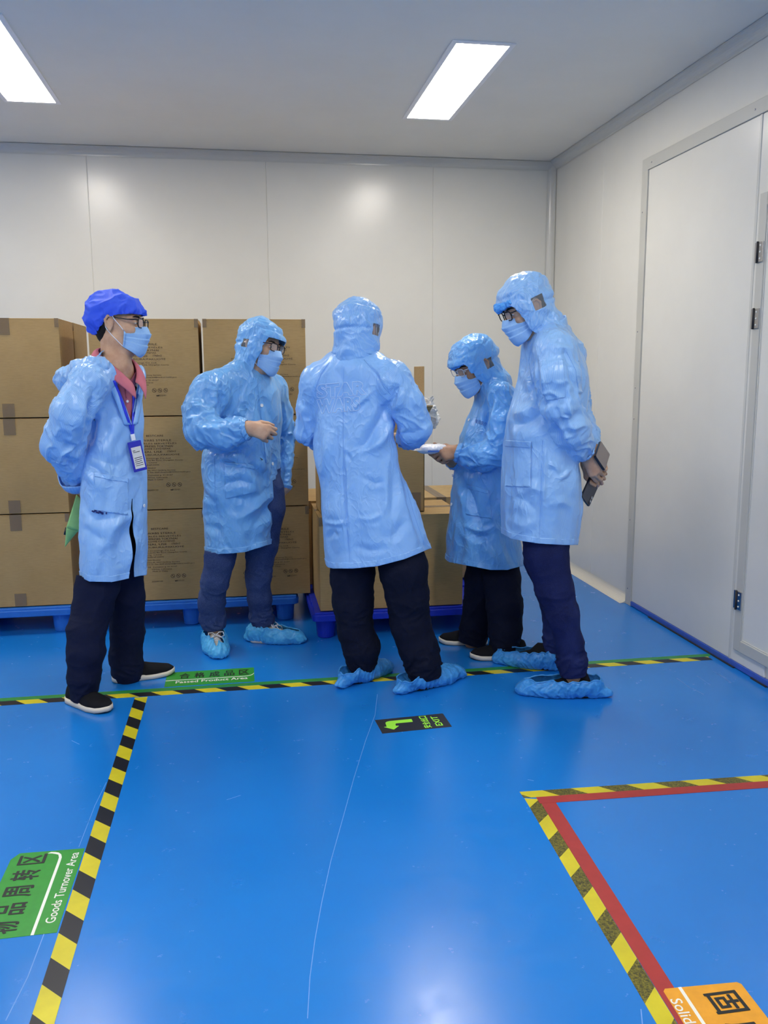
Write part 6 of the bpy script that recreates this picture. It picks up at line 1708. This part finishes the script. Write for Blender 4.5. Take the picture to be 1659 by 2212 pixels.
def open1(V, wm):
    f, l = fl1(V); z = V[:, 2]
    w = np.where(z > zV, (z-zV)*0.36+0.002, -1.0)
    w = np.where(z < zS, 0.003+0.045*(zS-z), w)
    return np.where((f > 0.0) & (w > 0), np.abs(l)-w, np.where((z > zV+0.18), np.sqrt(f*f+l*l)-0.058, 1.0))
c1 = make_coat(S1, p1, M_coat, L1, seed=1, crumple=0.9, opening=open1, cuffs=False)
make_trousers(S1, p1, M_navy, L1, seed=1, stack=0.55, bare=lambda V: (np.abs(fl1(V)[1]) < 0.075) & (fl1(V)[0] > 0) & (V[:, 2] < zS+0.05))
face_details(S1, p1, L1, low=-0.078); make_mask(S1, p1, L1); make_glasses(S1, p1, L1, M_specs)
for bx in S1['buttons']: button(S1, bx[0], bx[1], c1, 0.0075)
pocket(S1, M_coat, c1)
# turned-up cuff
A = S1['armR']; a = np.array(A[-2][:3]); b_ = np.array(A[-1][:3]); ax = nrm(b_-a); e1 = nrm(np.cross(ax, [0.1, 0.9, 0.3])); e2 = np.cross(ax, e1)
V = []; F = []; n = 40
for al, r in ((-0.052, 0.066), (-0.048, 0.068), (-0.02, 0.065), (0.004, 0.060), (0.006, 0.055), (0.0, 0.050)):
    for k in range(n):
        an = 2*math.pi*k/n; V.append(b_+ax*(al+0.004*math.sin(3*an))+(e1*math.cos(an)+e2*math.sin(an))*r*(1+0.03*math.sin(5*an+al*60)))
for j in range(5):
    for k in range(n): F.append((j*n+k, j*n+(k+1) % n, (j+1)*n+(k+1) % n, (j+1)*n+k))
from_np('cuff', np.array(V), F, M_coat, c1, L1, True, fab=np.array([[0.0045*(k % n), 0, 0] for k in range(len(V))]), solid=0.003)
# ink marks beside the pocket
rn = random.Random(4)
for k in range(9):
    x, z = S1['inkc'][0]+(k-4)*0.0052+(0.012 if k > 7 else 0), S1['inkc'][1]-0.002*k+rn.uniform(-0.004, 0.004)
    w, h = rn.uniform(0.003, 0.006), rn.uniform(0.0025, 0.006)
    decal(S1, 'ink_mark', [(x-w, z-h*0.6), (x+w*0.8, z-h), (x+w, z+h*0.7), (x-w*0.5, z+h)], M_ink, c1, 0.0048, 0.0004)
# polo shirt
F = Field(); TT = [[z, x, y, p*0.76, q*0.84, r*0.80] for z, x, y, p, q, r in S1['torso'][2:9]]
F.rings(TT, yaw1, 0.02)
nb = np.array([S1['torso'][0][1], S1['torso'][0][2], S1['torso'][1][0]])
F.rc(nb+np.array([0, 0, -0.03]), nb+np.array([0, 0, -0.01]), 0.070, 0.064, 0.03)
V, Q = F.mesh(0.005, 2); N = vnormals(V, Q); V = V+N*(0.003*ridge(V*np.array([14, 14, 6])))[:, None]
def neck_line(t): return 0.052-0.030*t-0.112*t**2.4                 # height of the collar line, nape (0) to front (1)
ff = (V[:, 0]-nb[0])*f1[0]+(V[:, 1]-nb[1])*f1[1]; ll = (V[:, 0]-nb[0])*l1[0]+(V[:, 1]-nb[1])*l1[1]
tt = 1-np.abs(np.arctan2(ll, ff+0.02))/math.pi
V, Q, _ = clip_mesh(V, Q, nb[2]+neck_line(tt)-0.004-V[:, 2], ())
S1['_polo'] = (V, to_tri(Q), np.zeros((len(V), 3)))
po = from_np('polo_shirt', V, Q, M_pink, p1, L1, True)
def polo_collar(side):
    """one leaf of the turned-down collar, from the nape to its front point"""
    fv = np.array([f1[0], f1[1], 0]); lv = np.array([l1[0], l1[1], 0])*side; up = np.array([0, 0, 1.0])
    V = []; n, m = 22, 7
    for i in range(n+1):
        t = i/n; an = math.pi*(1-t*0.95)                             # 180 deg at the nape to a few degrees in front
        rr = 0.060+0.026*t**2
        base = nb+fv*(rr*math.cos(an)+0.004*t)+lv*0.060*math.sin(an)*(1+0.25*t)+up*neck_line(t)
        outv = fv*math.cos(an)+lv*math.sin(an)
        drop = 0.042+0.026*t**3
        for j in range(m+1):
            s = j/m
            V.append(base+outv*(0.004+0.030*s**0.8+0.010*math.sin(math.pi*s))+up*(0.006*math.sin(math.pi*min(1, s*2.2))-drop*s)+fv*(0.012*t**4*s)+lv*(0.010*t**4*s))
    F = [(i*(m+1)+j, (i+1)*(m+1)+j, (i+1)*(m+1)+j+1, i*(m+1)+j+1) for i in range(n) for j in range(m)]
    return from_np('shirt_collar', np.array(V), F, M_pink, po, L1, True, solid=0.003)
polo_collar(1); polo_collar(-1)
B1 = BVHTree.FromPolygons(np.concatenate([S1['_coat'][0], S1['_polo'][0]]).tolist(), np.concatenate([S1['_coat'][1], S1['_polo'][1]+len(S1['_coat'][0])]).tolist())
def on1(x, z, off=0.004, bvh=None):
    h = (bvh or B1).ray_cast(Vector((0, 0, 1.4)), Vector((x, S1['Y0'], z-1.4)).normalized())
    return np.array(h[0])+np.array([0.25, -0.97, 0])*off if h[0] is not None else None
BP = BVHTree.FromPolygons(S1['_polo'][0].tolist(), S1['_polo'][1].tolist())
bp = S1['shirtbuttons']
for x, z in bp:
    p = on1(x, z, 0.003, BP)
    if p is None: continue
    b = MB(); b.lathe([(0.0055, 0), (0.006, 0.001), (0.005, 0.0022), (0.001, 0.0018)], seg=16); V = np.array(b.V); nn = np.array([0.55, -0.83, 0]); e1 = nrm(np.cross(nn, [0, 0, 1])); e2 = np.cross(nn, e1)
    from_np('shirt_button', p+V[:, :1]*e1+V[:, 1:2]*e2+V[:, 2:]*nn, b.F, M_button, po, L1)
b = MB(); P = [on1(x, z, 0.0015, BP) for x, z in dense(S1['shirtslit'], 0.008)]; b.tube([tuple(q) for q in P if q is not None], 0.0024, 6)
if b.V: b.build('placket_edge', M_pink, po, True, off=L1)
# hood lying on his back
c_h = np.array(S1['hoodpts'][0])
F = Field()
for i in range(len(S1['hoodpts'])-1):
    F.rc(S1['hoodpts'][i], S1['hoodpts'][i+1], S1['hoodrad'][i], S1['hoodrad'][i+1], 0.03)
V, Q = F.mesh(0.0048, 3); N = vnormals(V, Q)
q = V+0.03*np.stack([pnoise(V*7), pnoise(V*7+3), pnoise(V*7+5)], 1)
V = V+N*(0.008*ridge(q*np.array([13, 13, 17]), 1.4)+0.004*ridge(q*30, 1.3)+0.006*pnoise(V*9))[:, None]
from_np('hood', V, Q, M_coat, c1, L1, True, fab=np.stack([V[:, 0]+V[:, 1], V[:, 2], V[:, 0]*0], 1))
# lapel edges of the open coat
lap = []
for side in (-1, 1):
    P = []
    for t in np.linspace(0, 1, 26):
        z = S1['torso'][1][0]-0.02+(zV-S1['torso'][1][0]+0.02)*t
        w = (z-zV)*0.36+0.004
        T = S1['torso']; cx = np.interp(-z, [-r[0] for r in T], [r[1] for r in T]); cy = np.interp(-z, [-r[0] for r in T], [r[2] for r in T]); bb = np.interp(-z, [-r[0] for r in T], [r[4] for r in T]); aa = np.interp(-z, [-r[0] for r in T], [r[3] for r in T])
        lw = side*min(w, aa*0.95); fw = bb*math.sqrt(max(0.02, 1-(lw/aa)**2))+0.006
        c0 = np.array([cx, cy, z])
        o1 = c0+np.array([*(f1*fw+l1*lw), 0]); o2 = c0+np.array([*(f1*(fw-0.006)+l1*(lw+side*0.034)), 0])
        P += [o1, (o1+o2)/2+np.array([*(f1*0.007), 0]), o2]
    F = [(3*i+k, 3*i+3+k, 3*i+4+k, 3*i+1+k) for i in range(25) for k in range(2)]
    lap.append((np.array(P), np.array(F)))
    from_np('lapel', np.array(P), F, M_coat, c1, L1, True, fab=np.array([[p[0]*0.9, p[2], 0] for p in P]), solid=0.003)
# bouffant cap
hp, c, R = S1['_hp'], S1['_c'], S1['_R']
F = Field()
F.ell(hp(-0.026, 0, 0.052), [0.116, 0.100, 0.084], R, 0.03); F.ell(hp(-0.072, 0, 0.012), [0.066, 0.082, 0.074], R, 0.04); F.ell(hp(0.014, 0, 0.048), [0.094, 0.088, 0.060], R, 0.03)
V, Q = F.mesh(0.0042, 3); N = vnormals(V, Q); L = (V-c)@R.T
q = V+0.03*np.stack([pnoise(V*8), pnoise(V*8+3), pnoise(V*8+5)], 1)
D = 0.010*ridge(q*np.array([11, 11, 13])+3, 1.4)+0.004*ridge(q*28, 1.3)+0.006*pnoise(V*10)
rimz = np.interp(L[:, 0], [-0.15, -0.105, -0.075, -0.02, 0.03, 0.08, 0.12], [-0.025, -0.050, -0.046, 0.022, 0.036, 0.044, 0.046])
an = np.arctan2(L[:, 1], L[:, 0]); g = np.exp(-np.maximum(0, L[:, 2]-rimz)/0.020)
D += g*(0.004*np.sin(an*34)-0.006)
V = V+N*D[:, None]; L = (V-c)@R.T
rimz = np.interp(L[:, 0], [-0.15, -0.105, -0.075, -0.02, 0.03, 0.08, 0.12], [-0.025, -0.050, -0.046, 0.022, 0.036, 0.044, 0.046])
V, Tn, _ = clip_mesh(V, Q, L[:, 2]-rimz, ())
from_np('bouffant_cap', V, Tn, M_cap, p1, L1, True, solid=0.002)
make_shoe(p1, (-0.765, 3.762), (-0.590, 3.590), M_shoe, M_sole, L1, w=0.050, L=0.262, gum=M_blksole)
make_shoe(p1, (-0.615, 3.960), (-0.345, 4.030), M_shoe, M_sole, L1, w=0.047, gum=M_blksole)

# seams of the coats
for sp_, co_, mt_ in ((S3, c3, M_coat3), (S5, c5, M_coat), (S2, c2, M_coat2)):
    for ln in sp_['seams']: wrap_lines(sp_, [(dense([tuple(q) for q in ln], 0.006), False)], 0.0013, 'seam', mt_, co_, 0.0012)
coat_text(S1, '昊润', *S1['chest'], 0.016, 0.020, -0.1, M_text, c1)
tb = [np.array(q) for q in S1['tab']]
from_np('collar_tab', np.array(tb+[q+np.array([0.004, 0.006, 0]) for q in tb]), [(0, 1, 2, 3), (7, 6, 5, 4), (0, 4, 5, 1), (1, 5, 6, 2), (2, 6, 7, 3), (3, 7, 4, 0)], M_white_cloth, c1, L1, False)

# caps showing at the brow of two hoods
def brow_cap(spec, root, loc, pts, r=0.013):
    F = Field(); P = [spec['_hp'](*q) for q in pts]; F.chain(P, [r*(0.8+0.4*((i*7) % 3)/2) for i in range(len(P))], 0.01)
    V, Q = F.mesh(0.0028, 1); N = vnormals(V, Q); V = V+N*(0.006*ridge(V*60, 1.2)+0.004*pnoise(V*90))[:, None]
    from_np('bouffant_cap', V, Q, M_cap2, root, loc, True)
brow_cap(S4, p4, L4, [(0.070, -0.06, 0.052), (0.104, -0.03, 0.051), (0.113, 0, 0.049), (0.104, 0.03, 0.051), (0.078, 0.056, 0.056)], 0.012)
brow_cap(S5, p5, L5, [(0.070, -0.06, 0.054), (0.104, -0.03, 0.054), (0.114, 0, 0.052), (0.104, 0.03, 0.054), (0.078, 0.054, 0.058)], 0.014)

# ------------------------------------------------------------------ things they carry
def ribbon(pts, w, name, mat, parent, loc, wide):
    V = []
    for p in pts: V += [np.array(p)-np.array(wide)*w/2, np.array(p)+np.array(wide)*w/2]
    return from_np(name, np.array(V), [(2*i, 2*i+1, 2*i+3, 2*i+2) for i in range(len(pts)-1)], mat, parent, loc, True, solid=0.0012)
M_rib = plain('royal_blue_ribbon', srgb(44, 62, 222), 0.5)
M_holder = plain('royal_blue_plastic', srgb(36, 44, 178), 0.35)
M_card_w = plain('white_card', srgb(214, 216, 212), 0.4)
BVs = [S1['_coat'][:2], S1['_polo'][:2]]+[(q, to_tri(f)) for q, f in lap]; o_ = 0; VV = []; TT = []
for q, f in BVs: VV.append(q); TT.append(f+o_); o_ += len(q)
B1 = BVHTree.FromPolygons(np.concatenate(VV).tolist(), np.concatenate(TT).tolist())
bl = S1['badge']; pb = on1(*S1['clip'], 0.012)
L_ = tuple(pb); bd = empty('badge_lanyard', L_); tag(bd, 'blue lanyard with a white name card in a blue holder, on the man at left', 'badge')
wide = np.array([0.80, 0.60, 0.0])
for strand in ('strandR', 'strandL'):
    P = [on1(x, z, 0.007) for x, z in dense(S1[strand], 0.012)]; P = [q for q in P if q is not None]
    Pa = np.array(P); Pa[1:-1] = (Pa[:-2]+Pa[1:-1]+Pa[2:])/3
    ribbon(list(Pa)+[pb], 0.012, 'ribbon', M_rib, bd, L_, wide)
def obox(c, ex, ey, ez, name, mat, parent, loc, bevel=0.001):
    b = MB(); b.box((-1, -1, -1), (1, 1, 1)); V = np.array(b.V); return_v = np.array(c)+V[:, :1]*ex+V[:, 1:2]*ey+V[:, 2:]*ez
    o = from_np(name, return_v, b.F, mat, parent, loc, False)
    md = o.modifiers.new('bevel', 'BEVEL'); md.width = bevel; md.segments = 2
    return o
nn = np.array([0.60, -0.80, 0.10]); nn /= np.linalg.norm(nn); ex = np.array([0.80, 0.60, 0.0]); ez = np.cross(nn, -ex); ez = nrm(ez if ez[2] > 0 else -ez)
tilt = 0.10; ez = nrm(ez-ex*tilt*1.4); ex = nrm(ex-np.dot(ex, ez)*ez)
cb = pb-ez*0.012; obox(cb, ex*0.009, nn*0.003, ez*0.013, 'clip', M_white_cloth, bd, L_)
ch = pb-ez*0.092; h_ = obox(ch, ex*0.031, nn*0.003, ez*0.063, 'card_holder', M_holder, bd, L_, 0.0025)
obox(ch-ez*0.006+nn*0.0032, ex*0.023, nn*0.0004, ez*0.045, 'name_card', M_card_w, h_, L_, 0.0002)
for k, (zz, ww) in enumerate(((0.030, 0.006), (0.024, 0.016), (0.0, 0.018), (-0.008, 0.018), (-0.016, 0.016), (-0.024, 0.018), (-0.032, 0.018))):
    obox(ch-ez*0.006+ez*zz+nn*0.0038-ex*(0.018-ww), ex*ww, nn*0.0002, ez*0.0011, 'printed_line', M_specs, h_, L_, 0.0001)

gp = S1['paper']; LP = tuple(gp[0]); M_paper = mat_stain('green_paper', srgb(168, 224, 136), 0.6)
pr = empty('green_paper', LP); tag(pr, 'folded light green sheet of paper held behind the back of the capped man', 'paper')
def sheet(A, B, C, D, name, bow):
    n = 10; V = []; A, B, C, D = map(np.array, (A, B, C, D))
    for i in range(n+1):
        for j in range(n+1):
            u, v = i/n, j/n; p = (A*(1-u)+B*u)*(1-v)+(D*(1-u)+C*u)*v
            V.append(p+np.array([0, -bow*math.sin(math.pi*u)*math.sin(math.pi*v*0.5+0.6), 0]))
    return from_np(name, np.array(V), [(i*(n+1)+j, (i+1)*(n+1)+j, (i+1)*(n+1)+j+1, i*(n+1)+j+1) for i in range(n) for j in range(n)], M_paper, pr, LP, True, solid=0.0006)
sheet(gp[0], gp[1], gp[2], gp[3], 'sheet', 0.008); sheet(gp[3], gp[2], gp[5], gp[4], 'sheet', 0.006)
b = MB(); b.tube([tuple(gp[6]), tuple(gp[7])], 0.006, 10); b.build('pen', M_specs, pr, True, off=LP)

# white package
M_pack = mat_film('white_wrapper', srgb(226, 228, 232), 0.95)
kp = S4['package']; LK = tuple(kp[0]); pk = empty('wrapped_package', LK); tag(pk, 'small white wrapped package in the hands of the short person', 'package')
F = Field(); a, e = np.array(kp[0]), np.array(kp[1]); ax = nrm(e-a); sd_ = nrm(np.cross(ax, [0, 0, 1])); up_ = np.cross(sd_, ax)
F.ell((a+e)/2, [np.linalg.norm(e-a)/2*1.08, 0.046, 0.020], np.array([ax, sd_, up_]), 0.01)
F.rc(a+ax*0.02, e-ax*0.02, 0.030, 0.030, 0.02, (up_, 0.62))
V, Q = F.mesh(0.0026, 2); N = vnormals(V, Q); V = V+N*(0.0022*ridge(V*np.array([50, 40, 40]), 1.3)+0.002*pnoise(V*40))[:, None]
from_np('wrapper', V, Q, M_pack, pk, LK, True)
b = MB(); b.box((-1, -1, -1), (1, 1, 1)); V = np.array(b.V)
from_np('sealed_edge', a-ax*0.018+V[:, :1]*ax*0.022+V[:, 1:2]*sd_*0.03+V[:, 2:]*up_*0.0012-up_*0.004, b.F, M_pack, pk, LK, False)
from_np('printed_band', (a+e)/2-ax*0.012+np.array([[x*0.030, y*0.0, 0] for x, y in ((-1, 0), (1, 0), (1, 0), (-1, 0))])@np.array([ax, sd_, up_])+np.array([[0, -0.047, -0.004], [0, -0.047, -0.004], [0, -0.045, -0.012], [0, -0.044, -0.012]]), [(3, 2, 1, 0)], plain('blue_print', srgb(90, 130, 205), 0.5), pk, LK, False)

# phones
def phone(L, Bp, Up, th, label, screen, name='mobile_phone', lens=False):
    """L, Bp: the two near corners; Up: vector to the far end"""
    L = np.array(L); Bp = np.array(Bp); Up = np.array(Up); e1 = Bp-L; w = np.linalg.norm(e1); e1 /= w
    up = Up-np.dot(Up, e1)*e1; h = np.linalg.norm(up); e2 = up/h; n = np.cross(e1, e2); n = -n if n[1] > 0 else n
    base = tuple((L+Bp)/2); r = empty(name, base); tag(r, label, 'phone', 'phones held behind the back')
    c = (L+Bp)/2+e2*h/2
    b = MB(); b.prism(rrect(w, h, 0.008, 5), -th/2, th/2); V = np.array(b.V)
    from_np('phone_body', c+V[:, :1]*e1+V[:, 1:2]*e2+V[:, 2:]*n, b.F, M_phone, r, base, False).modifiers.new('bevel', 'BEVEL').width = 0.0015
    b = MB(); b.prism(rrect(w-0.005, h-0.005, 0.006, 5), th/2, th/2+0.0004); V = np.array(b.V)
    from_np('back_panel' if lens else 'screen', c+V[:, :1]*e1+V[:, 1:2]*e2+V[:, 2:]*n, b.F, screen, r, base, False)
    if lens:
        b = MB(); b.prism([(x+w/2-0.016, y-h/2+0.026) for x, y in rrect(0.020, 0.040, 0.006, 4)], th/2, th/2+0.0016); V = np.array(b.V)
        cm = from_np('camera_block', c+V[:, :1]*e1+V[:, 1:2]*e2+V[:, 2:]*n, b.F, M_phone, r, base, False)
        for dy in (0.014, 0.030):
            b = MB(); b.lathe([(0.0068, 0), (0.0068, 0.001), (0.0052, 0.001), (0.0050, 0.0004)], (w/2-0.016, -h/2+0.010+dy-0.002, th/2+0.0016), 18); V = np.array(b.V)
            from_np('lens', c+V[:, :1]*e1+V[:, 1:2]*e2+V[:, 2:]*n, b.F, M_steel, cm, base, True)
    return r
M_phone = plain('black_phone_case', srgb(20, 22, 34), 0.28)
M_back = plain('graphite_glass', srgb(58, 62, 72), 0.22)
M_scr_refl = plain('screen_painted_reflection', srgb(120, 108, 104), 0.25)  # dark screen coloured grey-beige: the wall's reflection is painted into it
ph = S5['phones']
phone(ph[0], ph[1], np.array(ph[2])-np.array(ph[1]), 0.009, 'dark phone held low behind the back of the tall person', M_back, lens=True)
phone(ph[3], ph[4], np.array(ph[5])-np.array(ph[3]), 0.011, 'phone with a greyish reflection painted on its screen, held upper behind the tall person', M_scr_refl)

# crumpled clear bag hanging over the rim of the open carton
M_bag = mat_glass('clear_bag_film', 0.80, srgb(238, 238, 236), 0.3)
bg = empty('plastic_bag', (0.98, 4.62, 1.14)); tag(bg, 'crumpled clear plastic bag spilling over the rim of the open carton', 'plastic bag')
F = Field()
F.chain([(0.91, 4.58, 1.190), (0.965, 4.57, 1.215), (1.010, 4.575, 1.195), (1.026, 4.585, 1.145)], [0.03, 0.032, 0.028, 0.032], 0.03); F.chain([(0.985, 4.57, 1.22), (1.020, 4.57, 1.265)], [0.020, 0.009], 0.03)
F.rc((1.026, 4.585, 1.160), (1.018, 4.60, 1.115), 0.030, 0.026, 0.02)
V, Q = F.mesh(0.0036, 2); N = vnormals(V, Q); q = V+0.02*np.stack([pnoise(V*12), pnoise(V*12+3), pnoise(V*12+6)], 1)
V = V+N*(0.016*ridge(q*24, 1.4)+0.007*ridge(q*50, 1.2)-0.004)[:, None]
from_np('film', V, Q, M_bag, bg, (0.98, 4.62, 1.14), True)
